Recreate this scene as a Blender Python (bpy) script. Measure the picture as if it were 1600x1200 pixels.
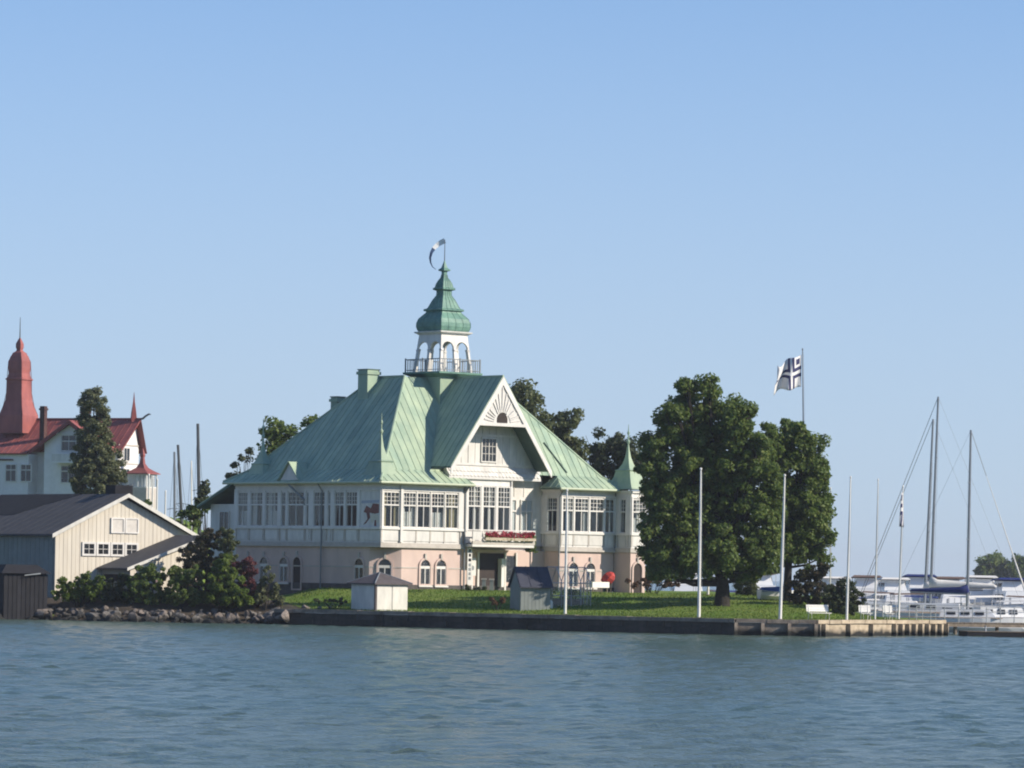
import bpy, bmesh, math, random
import numpy as np
from mathutils import Vector, Matrix

# ------------------------------------------------------------------ camera, sky, sun, exposure
scene = bpy.context.scene
for o in list(bpy.data.objects):
    bpy.data.objects.remove(o, do_unlink=True)
C = scene.collection
FPX, CAMZ, HZ, ROLL = 6580.0, 3.4, 897.0, math.radians(1.0)     # focal length in photo pixels, eye height, horizon row
cam_d = bpy.data.cameras.new("camera"); cam = bpy.data.objects.new("camera", cam_d); C.objects.link(cam)
cam_d.sensor_width = 36.0; cam_d.lens = FPX / 1600 * 36.0
cam_d.shift_y = (HZ - 600) / 1600.0
cam_d.clip_start = 1.0; cam_d.clip_end = 20000.0
cam.matrix_world = Matrix.Translation((0, 0, CAMZ)) @ Matrix.Rotation(math.radians(90), 4, 'X') @ Matrix.Rotation(ROLL, 4, 'Z')
scene.camera = cam
scene.view_settings.view_transform = 'Standard'; scene.view_settings.look = 'None'
scene.view_settings.gamma = 1.0; scene.view_settings.exposure = 0.42; scene.view_settings.use_curve_mapping = False
scene.cycles.filter_width = 2.0      # the photograph is a soft digital-zoom picture
scene.render.resolution_x = 1024; scene.render.resolution_y = 768

SUN_H = Vector((0.975, -0.22, 0)).normalized(); SUN_EL = math.radians(29)
SUN_AZ = math.atan2(SUN_H.x, SUN_H.y)
world = bpy.data.worlds.new("World"); scene.world = world; world.use_nodes = True
wn, wl = world.node_tree.nodes, world.node_tree.links
wn.clear()
wout = wn.new('ShaderNodeOutputWorld'); wbg = wn.new('ShaderNodeBackground'); sky = wn.new('ShaderNodeTexSky')
sky.sky_type = 'NISHITA'; sky.sun_disc = False; sky.sun_elevation = SUN_EL; sky.sun_rotation = SUN_AZ
sky.air_density = 1.0; sky.dust_density = 0.0; sky.ozone_density = 5.0; sky.altitude = 0
tc = wn.new('ShaderNodeTexCoord'); sp = wn.new('ShaderNodeSeparateXYZ'); cb = wn.new('ShaderNodeCombineXYZ')
ma = wn.new('ShaderNodeMath'); ma.operation = 'MULTIPLY_ADD'; ma.inputs[1].default_value = 1.35; ma.inputs[2].default_value = 0.075
nv = wn.new('ShaderNodeVectorMath'); nv.operation = 'NORMALIZE'
wl.new(tc.outputs['Generated'], sp.inputs[0]); wl.new(sp.outputs['X'], cb.inputs['X']); wl.new(sp.outputs['Y'], cb.inputs['Y'])
wl.new(sp.outputs['Z'], ma.inputs[0]); wl.new(ma.outputs[0], cb.inputs['Z']); wl.new(cb.outputs[0], nv.inputs[0])
wl.new(nv.outputs[0], sky.inputs['Vector'])
hz = wn.new('ShaderNodeMapRange'); hz.interpolation_type = 'SMOOTHSTEP'; hz.inputs['From Min'].default_value = 0.20; hz.inputs['From Max'].default_value = -0.03
hz.inputs['To Min'].default_value = 0.0; hz.inputs['To Max'].default_value = 0.92
wl.new(sp.outputs['Z'], hz.inputs['Value'])
hm = wn.new('ShaderNodeMix'); hm.data_type = 'RGBA'; hm.inputs['B'].default_value = (2.74, 3.27, 3.92, 1)      # pale haze low in the sky, all round
wl.new(hz.outputs[0], hm.inputs['Factor']); wl.new(sky.outputs[0], hm.inputs['A'])
wl.new(hm.outputs['Result'], wbg.inputs['Color']); wl.new(wbg.outputs[0], wout.inputs['Surface'])
wbg.inputs['Strength'].default_value = 0.138
sd = bpy.data.lights.new("sun", 'SUN'); sun = bpy.data.objects.new("sun", sd); C.objects.link(sun)
sd.energy = 5.0; sd.angle = math.radians(0.53); sd.color = (1.0, 0.90, 0.76)
sun.location = (60, 100, 60)
sun.rotation_euler = (-(SUN_H * math.cos(SUN_EL) + Vector((0, 0, math.sin(SUN_EL))))).to_track_quat('-Z', 'Y').to_euler()

# ------------------------------------------------------------------ helpers
rng = np.random.default_rng(7); R = random.Random(11)
def at(px, py, Y):
    """photo pixel + distance -> world point"""
    dx, up = px - 800.0, HZ - py
    u = dx * math.cos(ROLL) - up * math.sin(ROLL); v = dx * math.sin(ROLL) + up * math.cos(ROLL)
    return Vector((u * Y / FPX, Y, CAMZ + v * Y / FPX))
def lerp(a, b, t): return a + (b - a) * t
def sstep(t): t = max(0.0, min(1.0, t)); return t * t * (3 - 2 * t)

MATS = {}
def mat(name, col, rough=0.8, var=0.12, scale=1.5, bump=0.0, bscale=20.0, metal=0.0, spec=0.3, col2=None, stretch=None):
    m = bpy.data.materials.new(name); m.use_nodes = True; nt = m.node_tree; n, l = nt.nodes, nt.links
    p = n['Principled BSDF']; p.inputs['Roughness'].default_value = rough; p.inputs['Metallic'].default_value = metal
    p.inputs['Specular IOR Level'].default_value = spec
    c = tuple(col) + (1,)
    d = (tuple(col2) + (1,)) if col2 else tuple(max(0, x * (1 - 2 * var)) for x in col) + (1,)
    tcn = n.new('ShaderNodeTexCoord'); mp = n.new('ShaderNodeMapping'); l.new(tcn.outputs['Object'], mp.inputs['Vector'])
    if stretch: mp.inputs['Scale'].default_value = stretch
    nz = n.new('ShaderNodeTexNoise'); nz.inputs['Scale'].default_value = scale; nz.inputs['Detail'].default_value = 6; nz.inputs['Roughness'].default_value = 0.65
    l.new(mp.outputs[0], nz.inputs['Vector'])
    rp = n.new('ShaderNodeValToRGB'); rp.color_ramp.elements[0].position = 0.35; rp.color_ramp.elements[1].position = 0.68
    rp.color_ramp.elements[0].color = d; rp.color_ramp.elements[1].color = c
    l.new(nz.outputs['Fac'], rp.inputs['Fac'])
    ob = n.new('ShaderNodeObjectInfo'); mr = n.new('ShaderNodeMapRange'); mr.inputs['To Min'].default_value = 1 - var * 0.6; mr.inputs['To Max'].default_value = 1 + var * 0.6
    l.new(ob.outputs['Random'], mr.inputs['Value'])
    hv = n.new('ShaderNodeHueSaturation'); l.new(rp.outputs['Color'], hv.inputs['Color']); l.new(mr.outputs[0], hv.inputs['Value'])
    l.new(hv.outputs[0], p.inputs['Base Color'])
    if bump:
        b2 = n.new('ShaderNodeTexNoise'); b2.inputs['Scale'].default_value = bscale; b2.inputs['Detail'].default_value = 4
        l.new(mp.outputs[0], b2.inputs['Vector'])
        bp = n.new('ShaderNodeBump'); bp.inputs['Strength'].default_value = bump; bp.inputs['Distance'].default_value = 0.05
        l.new(b2.outputs['Fac'], bp.inputs['Height']); l.new(bp.outputs[0], p.inputs['Normal'])
    MATS[name] = m
    return m
def leaf_mat(name, c1, c2, c3, trans=0.5):
    m = bpy.data.materials.new(name); m.use_nodes = True; nt = m.node_tree; n, l = nt.nodes, nt.links
    n.clear(); out = n.new('ShaderNodeOutputMaterial')
    g = n.new('ShaderNodeNewGeometry'); rp = n.new('ShaderNodeValToRGB')
    e = rp.color_ramp.elements; e[0].position = 0; e[0].color = tuple(c1) + (1,); e[1].position = 1; e[1].color = tuple(c3) + (1,)
    k = e.new(0.55); k.color = tuple(c2) + (1,)
    l.new(g.outputs['Random Per Island'], rp.inputs['Fac'])
    d = n.new('ShaderNodeBsdfPrincipled'); d.inputs['Roughness'].default_value = 0.55; d.inputs['Specular IOR Level'].default_value = 0.25
    t = n.new('ShaderNodeBsdfTranslucent'); mx = n.new('ShaderNodeMixShader'); mx.inputs[0].default_value = trans
    l.new(rp.outputs[0], d.inputs['Base Color']); l.new(rp.outputs[0], t.inputs['Color'])
    l.new(d.outputs[0], mx.inputs[1]); l.new(t.outputs[0], mx.inputs[2]); l.new(mx.outputs[0], out.inputs['Surface'])
    MATS[name] = m; return m
def glass_mat(name, tint=(0.80, 0.86, 0.88), refl=1.0):
    m = bpy.data.materials.new(name); m.use_nodes = True; nt = m.node_tree; n, l = nt.nodes, nt.links
    n.clear(); out = n.new('ShaderNodeOutputMaterial')
    tr = n.new('ShaderNodeBsdfTransparent'); tr.inputs['Color'].default_value = tint + (1,)
    gl = n.new('ShaderNodeBsdfGlossy'); gl.inputs['Roughness'].default_value = 0.04
    lw = n.new('ShaderNodeLayerWeight'); lw.inputs['Blend'].default_value = 0.5
    pw = n.new('ShaderNodeMath'); pw.operation = 'POWER'; pw.inputs[1].default_value = 4.0; l.new(lw.outputs['Facing'], pw.inputs[0])
    mu = n.new('ShaderNodeMath'); mu.operation = 'MULTIPLY_ADD'; mu.inputs[1].default_value = 0.8 * refl; mu.inputs[2].default_value = 0.035 * refl
    l.new(pw.outputs[0], mu.inputs[0])
    mx = n.new('ShaderNodeMixShader'); l.new(mu.outputs[0], mx.inputs[0]); l.new(tr.outputs[0], mx.inputs[1]); l.new(gl.outputs[0], mx.inputs[2])
    l.new(mx.outputs[0], out.inputs['Surface']); MATS[name] = m; return m

class MB:
    def __init__(s): s.v, s.f = [], []
    def add(s, vs, fs):
        k = len(s.v); s.v += [tuple(x) for x in vs]; s.f += [tuple(i + k for i in f) for f in fs]; return s
    def hexa(s, p): return s.add(p, [(0, 3, 2, 1), (4, 5, 6, 7), (0, 1, 5, 4), (1, 2, 6, 5), (2, 3, 7, 6), (3, 0, 4, 7)])
    def box(s, x0, x1, y0, y1, z0, z1):
        return s.hexa([(x0, y0, z0), (x1, y0, z0), (x1, y1, z0), (x0, y1, z0), (x0, y0, z1), (x1, y0, z1), (x1, y1, z1), (x0, y1, z1)])
    def prism(s, poly, vec):
        n = len(poly); vec = Vector(vec); a = [Vector(p) for p in poly]; b = [p + vec for p in a]
        return s.add(a + b, [tuple(range(n))[::-1], tuple(range(n, 2 * n))] + [(i, (i + 1) % n, n + (i + 1) % n, n + i) for i in range(n)])
    def tube(s, path, rad, n=6, cap=True):
        path = [Vector(p) for p in path]; k0 = len(s.v); m = len(path)
        if not hasattr(rad, '__len__'): rad = [rad] * m
        up = Vector((0, 0, 1))
        for i, p in enumerate(path):
            d = (path[min(i + 1, m - 1)] - path[max(i - 1, 0)]).normalized()
            x = d.cross(up if abs(d.z) < 0.95 else Vector((0, 1, 0))).normalized(); y = d.cross(x)
            for j in range(n):
                t = 2 * math.pi * j / n; s.v.append(tuple(p + (x * math.cos(t) + y * math.sin(t)) * rad[i]))
        for i in range(m - 1):
            for j in range(n):
                a, b = k0 + i * n + j, k0 + i * n + (j + 1) % n
                s.f.append((a, b, b + n, a + n))
        if cap:
            s.f.append(tuple(k0 + j for j in range(n))[::-1]); s.f.append(tuple(k0 + (m - 1) * n + j for j in range(n)))
        return s
    def rings(s, rings, cap=True):
        """list of rings, each a list of the same number of points"""
        n = len(rings[0]); k0 = len(s.v)
        for r in rings: s.v += [tuple(p) for p in r]
        for i in range(len(rings) - 1):
            for j in range(n):
                a, b = k0 + i * n + j, k0 + i * n + (j + 1) % n
                s.f.append((a, b, b + n, a + n))
        if cap:
            s.f.append(tuple(k0 + j for j in range(n))[::-1]); s.f.append(tuple(k0 + (len(rings) - 1) * n + j for j in range(n)))
        return s
    def build(s, name, m, parent=None, smooth=False, loc=None):
        me = bpy.data.meshes.new(name); me.from_pydata(s.v, [], s.f); me.materials.append(MATS[m] if isinstance(m, str) else m)
        bm = bmesh.new(); bm.from_mesh(me); bmesh.ops.recalc_face_normals(bm, faces=bm.faces); bm.to_mesh(me); bm.free()
        if smooth:
            for p in me.polygons: p.use_smooth = True
        o = bpy.data.objects.new(name, me); C.objects.link(o)
        if parent: o.parent = parent
        if loc is not None: o.location = loc
        return o
def thing(name, label, cat, loc=(0, 0, 0), rz=0.0, group=None):
    o = bpy.data.objects.new(name, None); C.objects.link(o); o.empty_display_size = 0.3
    o.location = loc; o.rotation_euler = (0, 0, rz)
    return tag(o, label, cat, group)
def tag(o, label, cat, group=None):
    o['label'] = label; o['category'] = cat
    if group: o['group'] = group
    return o
def struct(o): o['kind'] = 'structure'; return o
def stuff(o): o['kind'] = 'stuff'; return o
def share(name, src, parent, loc=None, rot=None, scale=None):
    o = bpy.data.objects.new(name, src.data); C.objects.link(o); o.parent = parent
    if loc is not None: o.location = loc
    if rot is not None: o.rotation_euler = rot
    if scale is not None: o.scale = scale
    return o
def copy_tree(o, parent=None):
    c = o.copy(); C.objects.link(c); c.parent = parent
    for ch in list(o.children): copy_tree(ch, c)
    return c

class Face:                                     # a vertical facade: s runs along it, d outward, z up
    def __init__(s, o, t, n): s.o, s.t, s.n = o, t, n
    def pt(s, a, d, z): return Vector((s.o[0] + s.t[0] * a + s.n[0] * d, s.o[1] + s.t[1] * a + s.n[1] * d, z))
def fbox(mb, F, s0, s1, d0, d1, z0, z1):
    return mb.hexa([F.pt(s0, d1, z0), F.pt(s1, d1, z0), F.pt(s1, d0, z0), F.pt(s0, d0, z0), F.pt(s0, d1, z1), F.pt(s1, d1, z1), F.pt(s1, d0, z1), F.pt(s0, d0, z1)])

def clip2(poly, axis, c, keep_gt):
    out = []
    for i in range(len(poly)):
        p, q = poly[i], poly[(i + 1) % len(poly)]
        a, b = p[axis] - c, q[axis] - c
        if not keep_gt: a, b = -a, -b
        if a >= 0: out.append(p)
        if (a > 0 and b < 0) or (a < 0 and b > 0):
            t = a / (a - b); out.append((lerp(p[0], q[0], t), lerp(p[1], q[1], t)))
    return out
def strips(poly, across, w, gap=0.0):
    """cut a planar convex polygon into strips of width w along 'across'; yields (strip polygon, unit normal, low edge ends)"""
    P = [Vector(p) for p in poly]; n = Vector((0, 0, 0))
    for i in range(len(P)): n += P[i].cross(P[(i + 1) % len(P)])
    n.normalize(); x = Vector(across); x = (x - n * x.dot(n)).normalized(); y = n.cross(x); o = P[0]
    q = [((p - o).dot(x), (p - o).dot(y)) for p in P]
    k0 = math.floor(min(a for a, b in q) / w - 1e-6); k1 = math.ceil(max(a for a, b in q) / w + 1e-6)
    for k in range(k0, k1):
        c = clip2(clip2(q, 0, k * w, True), 0, (k + 1) * w - gap, False)
        if len(c) < 3: continue
        ar = abs(sum(c[i][0] * c[(i + 1) % len(c)][1] - c[(i + 1) % len(c)][0] * c[i][1] for i in range(len(c)))) / 2
        if ar < 0.01: continue
        lo = [b for a, b in c if a < k * w + 1e-4]
        edge = (o + x * (k * w) + y * min(lo), o + x * (k * w) + y * max(lo)) if len(lo) >= 2 and max(lo) - min(lo) > 0.15 else None
        yield [o + x * a + y * b for a, b in c], n, x, edge
def sheet_roof(parent, polys, across, m, base_m=None, w=0.57, th=0.03, seam=0.035, name='roof_sheet'):
    """metal roof: sheets as children of a roof part, each with a standing seam on its low edge"""
    for poly in polys:
        for st, n, x, edge in strips(poly, across, w, 0.012):
            if n.z < 0: n = -n; 
            mb = MB().prism([p + n * 0.005 for p in st], n * th)
            if edge:
                e0, e1 = edge; s = n * (th + seam); hw = x * 0.03
                mb.prism([e0 - hw * 0.2, e0 + hw, e1 + hw, e1 - hw * 0.2], s)
            mb.build(name, m, parent)
def board_wall(parent, poly, across, w, m, th=0.03, gap=0.012, name='wall_board', out=None):
    for k, (st, n, x, e) in enumerate(strips(poly, across, w, gap)):
        if out is not None and n.dot(Vector(out)) < 0: n = -n
        MB().prism([p + n * 0.001 for p in st], n * (th * (0.8 if k % 2 else 1.15))).build(name, m, parent)

def npmesh(name, v, f, m, parent=None, smooth=False):
    me = bpy.data.meshes.new(name); nv_, nf = len(v), len(f); k = f.shape[1]
    me.vertices.add(nv_); me.vertices.foreach_set('co', v.astype(np.float32).ravel())
    me.loops.add(nf * k); me.loops.foreach_set('vertex_index', f.astype(np.int32).ravel())
    me.polygons.add(nf); me.polygons.foreach_set('loop_start', (np.arange(nf) * k).astype(np.int32)); me.polygons.foreach_set('loop_total', np.full(nf, k, np.int32))
    if smooth: me.polygons.foreach_set('use_smooth', np.ones(nf, bool))
    me.update(); me.validate(); me.materials.append(MATS[m])
    o = bpy.data.objects.new(name, me); C.objects.link(o)
    if parent: o.parent = parent
    return o
def leaf_cloud(name, cen, rad, per, size, m, parent, up=0.3, aspect=0.6):
    """cen (n,3), rad (n,3): small clumps, each filled with 'per' leaf faces"""
    cen = np.asarray(cen, float); rad = np.asarray(rad, float)
    if rad.ndim == 1: rad = np.repeat(rad[:, None], 3, 1)
    n = len(cen); d = rng.normal(size=(n, per, 3)); d /= np.linalg.norm(d, axis=2, keepdims=True)
    r = rng.random((n, per, 1)) ** 0.45
    p = (cen[:, None] + d * r * rad[:, None]).reshape(-1, 3)
    nr = d.reshape(-1, 3) * 0.9 + rng.normal(size=(n * per, 3)) * 0.55 + np.array([0, 0, up]); nr /= np.linalg.norm(nr, axis=1, keepdims=True)
    t = np.cross(nr, rng.normal(size=(n * per, 3))); t /= np.linalg.norm(t, axis=1, keepdims=True) + 1e-9; b = np.cross(nr, t)
    s = size * (0.55 + 0.9 * rng.random((n * per, 1)))
    v = np.stack([p - t * s, p + b * s * aspect, p + t * s, p - b * s * aspect], 1).reshape(-1, 3)
    f = np.arange(len(v)).reshape(-1, 4)
    return npmesh(name, v, f, m, parent)
def blob_clumps(blobs, dens, rmin, rmax, inner=0.55, flat=0.8):
    """blobs: (x,y,z,rx,ry,rz) -> clump centres spread through the outer shell of each"""
    cs, rs = [], []
    for (x, y, z, rx, ry, rz) in blobs:
        k = max(4, int(dens * (rx * ry + ry * rz + rx * rz)))
        d = rng.normal(size=(k, 3)); d /= np.linalg.norm(d, axis=1, keepdims=True)
        rr = inner + (1.0 - inner) * rng.random((k, 1)) ** 0.6
        rr *= 1 + 0.13 * rng.normal(size=(k, 1))
        c = np.array([x, y, z]) + d * rr * np.array([rx, ry, rz]); cs.append(c)
        q = rmin + (rmax - rmin) * rng.random(k) ** 1.5; rs.append(np.stack([q, q, q * flat], 1))
    return np.concatenate(cs), np.concatenate(rs)
def ray_face(parent, mb, name, m): return mb.build(name, m, parent)
# ------------------------------------------------------------------ materials
mat('white_paint', (0.70, 0.675, 0.63), 0.6, 0.09, 2.0, stretch=(1, 1, 0.4))
mat('panel_paint', (0.66, 0.64, 0.60), 0.65, 0.11, 2.2, stretch=(1, 1, 0.3))
mat('pink_stucco', (0.61, 0.47, 0.41), 0.9, 0.07, 0.9, 0.25, 30, col2=(0.50, 0.385, 0.34), stretch=(1, 1, 0.4))
mat('stone_band', (0.50, 0.46, 0.41), 0.9, 0.10, 2.5, 0.2)
mat('plinth_stone', (0.10, 0.09, 0.085), 0.9, 0.2, 2.0, 0.4)
mat('green_metal', (0.39, 0.465, 0.325), 0.55, 0.13, 0.7, col2=(0.235, 0.325, 0.25), stretch=(1, 1, 0.5), spec=0.12)
mat('copper_green', (0.16, 0.29, 0.22), 0.5, 0.18, 1.8, col2=(0.09, 0.18, 0.15), spec=0.2)
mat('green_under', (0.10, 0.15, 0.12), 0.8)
mat('gutter_green', (0.45, 0.50, 0.36), 0.5, 0.08)
mat('interior', (0.045, 0.035, 0.03), 0.9, 0.2)
mat('curtain', (0.62, 0.58, 0.52), 0.9, 0.10, 4)
mat('curtain_red', (0.30, 0.16, 0.13), 0.9, 0.10, 4)
mat('curtain_ochre', (0.42, 0.33, 0.18), 0.9, 0.10, 4)
glass_mat('glass', (0.90, 0.93, 0.94)); glass_mat('clear_glass', (0.97, 0.98, 0.98), 0.9)
mat('dark_pane', (0.02, 0.022, 0.025), 0.12, 0.1, spec=0.6)
mat('door_dark', (0.035, 0.022, 0.018), 0.6, 0.2)
mat('lead_grey', (0.22, 0.24, 0.25), 0.5, 0.12)
mat('steel_grey', (0.42, 0.43, 0.44), 0.4, 0.08, metal=0.3)
mat('mast_alu', (0.30, 0.31, 0.32), 0.4, 0.08, metal=0.6)
mat('mast_dark', (0.08, 0.085, 0.09), 0.5, 0.1)
mat('pole_white', (0.78, 0.76, 0.70), 0.5, 0.06)
mat('flower_red', (0.42, 0.04, 0.06), 0.6, 0.25, 9, col2=(0.30, 0.03, 0.06))
mat('parasol_red', (0.45, 0.05, 0.04), 0.7, 0.1)
mat('planter', (0.52, 0.45, 0.33), 0.8, 0.15)
mat('red_metal', (0.33, 0.10, 0.085), 0.6, 0.2, 0.9, col2=(0.20, 0.06, 0.055), stretch=(1, 1, 0.4))
mat('red_dark', (0.22, 0.05, 0.045), 0.6, 0.15)
mat('brick_dark', (0.10, 0.05, 0.045), 0.9, 0.2)
mat('villa_white', (0.72, 0.70, 0.68), 0.75, 0.06)
mat('cream_board', (0.62, 0.57, 0.475), 0.75, 0.06, 3.0, stretch=(1, 1, 0.15), col2=(0.55, 0.50, 0.415))
mat('felt_grey', (0.085, 0.082, 0.085), 0.9, 0.15, 2.0, 0.2)
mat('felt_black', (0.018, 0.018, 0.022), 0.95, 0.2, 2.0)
mat('felt_navy', (0.062, 0.066, 0.09), 0.8, 0.15, 2.0)
mat('hut_dark', (0.022, 0.022, 0.026), 0.9, 0.2)
mat('hut_white', (0.66, 0.64, 0.58), 0.8, 0.09, 2.0, col2=(0.52, 0.50, 0.45), stretch=(1, 1, 0.3))
mat('hut_grey', (0.24, 0.26, 0.245), 0.85, 0.08)
mat('hut_roof', (0.10, 0.085, 0.085), 0.8, 0.15)
mat('rock', (0.22, 0.20, 0.18), 0.95, 0.3, 4.0, 0.9, 7, col2=(0.05, 0.047, 0.043))
mat('rock_pink', (0.27, 0.225, 0.195), 0.95, 0.3, 4.0, 0.9, 7, col2=(0.07, 0.06, 0.052))
mat('quay_stone', (0.30, 0.25, 0.20), 0.9, 0.2, 1.6, 0.5, 12, col2=(0.14, 0.115, 0.095))
mat('quay_dark', (0.075, 0.066, 0.057), 0.9, 0.3, 1.2, 0.5, 10, col2=(0.03, 0.028, 0.026))
mat('quay_pale', (0.48, 0.40, 0.29), 0.9, 0.15, 1.6, 0.5, 12, col2=(0.30, 0.24, 0.17))
mat('wood_old', (0.22, 0.18, 0.14), 0.9, 0.2, 3.0)
mat('bark', (0.045, 0.038, 0.03), 0.95, 0.3, 6, 0.6, 14)
mat('soil', (0.07, 0.055, 0.04), 0.95, 0.25, 2, 0.4)
mat('hull_white', (0.74, 0.74, 0.73), 0.35, 0.03, spec=0.5)
mat('hull_grey', (0.30, 0.31, 0.32), 0.4, 0.05, spec=0.5)
mat('hull_blue', (0.03, 0.05, 0.14), 0.35, 0.05, spec=0.5)
mat('canvas_blue', (0.02, 0.035, 0.16), 0.8, 0.15, 3)
mat('canvas_white', (0.72, 0.70, 0.66), 0.8, 0.08, 3)
mat('tarp_blue', (0.03, 0.10, 0.32), 0.7, 0.12, 3)
mat('tarp_brown', (0.16, 0.11, 0.09), 0.8, 0.12, 3)
mat('teak', (0.30, 0.19, 0.10), 0.7, 0.1, 3)
mat('orange_cloth', (0.60, 0.26, 0.08), 0.7, 0.1)
leaf_mat('leaf_linden', (0.068, 0.112, 0.028), (0.115, 0.175, 0.040), (0.200, 0.240, 0.060))
leaf_mat('leaf_olive', (0.070, 0.090, 0.038), (0.110, 0.135, 0.055), (0.170, 0.185, 0.080))
leaf_mat('leaf_birch', (0.075, 0.092, 0.042), (0.120, 0.138, 0.062), (0.185, 0.190, 0.095), 0.4)
leaf_mat('leaf_bright', (0.075, 0.120, 0.020), (0.125, 0.185, 0.030), (0.195, 0.245, 0.050))
leaf_mat('leaf_dark', (0.028, 0.042, 0.020), (0.050, 0.068, 0.028), (0.085, 0.100, 0.042), 0.35)
leaf_mat('leaf_red', (0.085, 0.028, 0.032), (0.140, 0.042, 0.048), (0.190, 0.075, 0.068))
leaf_mat('leaf_rust', (0.080, 0.045, 0.025), (0.140, 0.080, 0.045), (0.190, 0.120, 0.070))
leaf_mat('leaf_rose', (0.032, 0.042, 0.018), (0.060, 0.062, 0.028), (0.110, 0.078, 0.048))
leaf_mat('blossom', (0.55, 0.38, 0.34), (0.62, 0.46, 0.40), (0.68, 0.52, 0.48), 0.2)
leaf_mat('grass_blade', (0.080, 0.140, 0.018), (0.120, 0.185, 0.028), (0.180, 0.215, 0.050), 0.4)

# lawn: mown grass with drier and mossier patches
def lawn_mat():
    m = bpy.data.materials.new('lawn'); m.use_nodes = True; n, l = m.node_tree.nodes, m.node_tree.links
    p = n['Principled BSDF']; p.inputs['Roughness'].default_value = 0.9; p.inputs['Specular IOR Level'].default_value = 0.1
    t = n.new('ShaderNodeTexCoord'); a = n.new('ShaderNodeTexNoise'); a.inputs['Scale'].default_value = 0.35; a.inputs['Detail'].default_value = 8
    b = n.new('ShaderNodeTexNoise'); b.inputs['Scale'].default_value = 9; b.inputs['Detail'].default_value = 4
    l.new(t.outputs['Object'], a.inputs['Vector']); l.new(t.outputs['Object'], b.inputs['Vector'])
    r = n.new('ShaderNodeValToRGB'); e = r.color_ramp.elements; e[0].position = 0.36; e[0].color = (0.095, 0.165, 0.022, 1); e[1].position = 0.66; e[1].color = (0.165, 0.205, 0.045, 1)
    mx = n.new('ShaderNodeMix'); mx.data_type = 'RGBA'; mx.blend_type = 'OVERLAY'; mx.inputs['Factor'].default_value = 0.25
    l.new(a.outputs['Fac'], r.inputs['Fac']); l.new(r.outputs[0], mx.inputs['A']); l.new(b.outputs['Fac'], mx.inputs['B']); l.new(mx.outputs['Result'], p.inputs['Base Color'])
    bp = n.new('ShaderNodeBump'); bp.inputs['Strength'].default_value = 0.7; bp.inputs['Distance'].default_value = 0.05; l.new(b.outputs['Fac'], bp.inputs['Height']); l.new(bp.outputs[0], p.inputs['Normal'])
    MATS['lawn'] = m
lawn_mat()
def water_mat():
    m = bpy.data.materials.new('water'); m.use_nodes = True; n, l = m.node_tree.nodes, m.node_tree.links
    p = n['Principled BSDF']; p.inputs['Roughness'].default_value = 0.16; p.inputs['IOR'].default_value = 1.33; p.inputs['Specular IOR Level'].default_value = 0.36
    t = n.new('ShaderNodeTexCoord')
    a = n.new('ShaderNodeTexNoise'); a.inputs['Scale'].default_value = 0.02; a.inputs['Detail'].default_value = 4; l.new(t.outputs['Object'], a.inputs['Vector'])
    r = n.new('ShaderNodeValToRGB'); e = r.color_ramp.elements; e[0].position = 0.35; e[0].color = (0.054, 0.098, 0.084, 1); e[1].position = 0.65; e[1].color = (0.080, 0.108, 0.080, 1)
    l.new(a.outputs['Fac'], r.inputs['Fac']); l.new(r.outputs[0], p.inputs['Base Color'])
    mp = n.new('ShaderNodeMapping'); mp.inputs['Scale'].default_value = (0.75, 1.0, 1.0); l.new(t.outputs['Object'], mp.inputs['Vector'])
    b = n.new('ShaderNodeTexNoise'); b.inputs['Scale'].default_value = 6.5; b.inputs['Detail'].default_value = 3; b.inputs['Roughness'].default_value = 0.6; l.new(mp.outputs[0], b.inputs['Vector'])
    bp = n.new('ShaderNodeBump'); bp.inputs['Distance'].default_value = 0.12
    w = n.new('ShaderNodeTexNoise'); w.inputs['Scale'].default_value = 1.0; w.inputs['Detail'].default_value = 3; wm = n.new('ShaderNodeMapping'); wm.inputs['Scale'].default_value = (0.022, 0.05, 1); l.new(t.outputs['Object'], wm.inputs['Vector']); l.new(wm.outputs[0], w.inputs['Vector'])
    wr = n.new('ShaderNodeMapRange'); wr.inputs['From Min'].default_value = 0.32; wr.inputs['From Max'].default_value = 0.68; wr.inputs['To Min'].default_value = 0.6; wr.inputs['To Max'].default_value = 1.0; l.new(w.outputs['Fac'], wr.inputs['Value']); l.new(wr.outputs[0], bp.inputs['Strength'])
    l.new(b.outputs['Fac'], bp.inputs['Height']); l.new(bp.outputs[0], p.inputs['Normal'])
    MATS['water'] = m
water_mat()

# ------------------------------------------------------------------ water: wind waves near, flat sheet to the horizon
def wave_field():
    n, cell = 256, 0.32; L = n * cell
    k = np.fft.fftfreq(n, cell) * 2 * np.pi; kx, ky = np.meshgrid(k, k, indexing='xy'); kk = np.hypot(kx, ky); kk[0, 0] = 1e-3
    wd = np.array([0.45, -0.89]); cosw = (kx * wd[0] + ky * wd[1]) / kk
    spec = np.exp(-(4.8 / kk) ** 2) / kk ** 2.6 * (0.25 + cosw ** 2); spec[0, 0] = 0
    g = np.random.default_rng(3); ph = g.normal(size=(n, n)) + 1j * g.normal(size=(n, n))
    h = np.real(np.fft.ifft2(ph * np.sqrt(spec))); return h / h.std() * 0.026, L
hf, HL = wave_field()
nx, ny, X0, X1, Y0, Y1 = 360, 860, -62.0, 62.0, 25.0, 330.0
gx = np.linspace(X0, X1, nx); gy = np.linspace(Y0, Y1, ny); GX, GY = np.meshgrid(gx, gy)
def samp(h, X, Y):
    n = h.shape[0]; u = (X / HL * n) % n; v = (Y / HL * n) % n; i, j = u.astype(int), v.astype(int); fu, fv = u - i, v - j
    i1, j1 = (i + 1) % n, (j + 1) % n
    return (h[j, i] * (1 - fu) + h[j, i1] * fu) * (1 - fv) + (h[j1, i] * (1 - fu) + h[j1, i1] * fu) * fv
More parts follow.
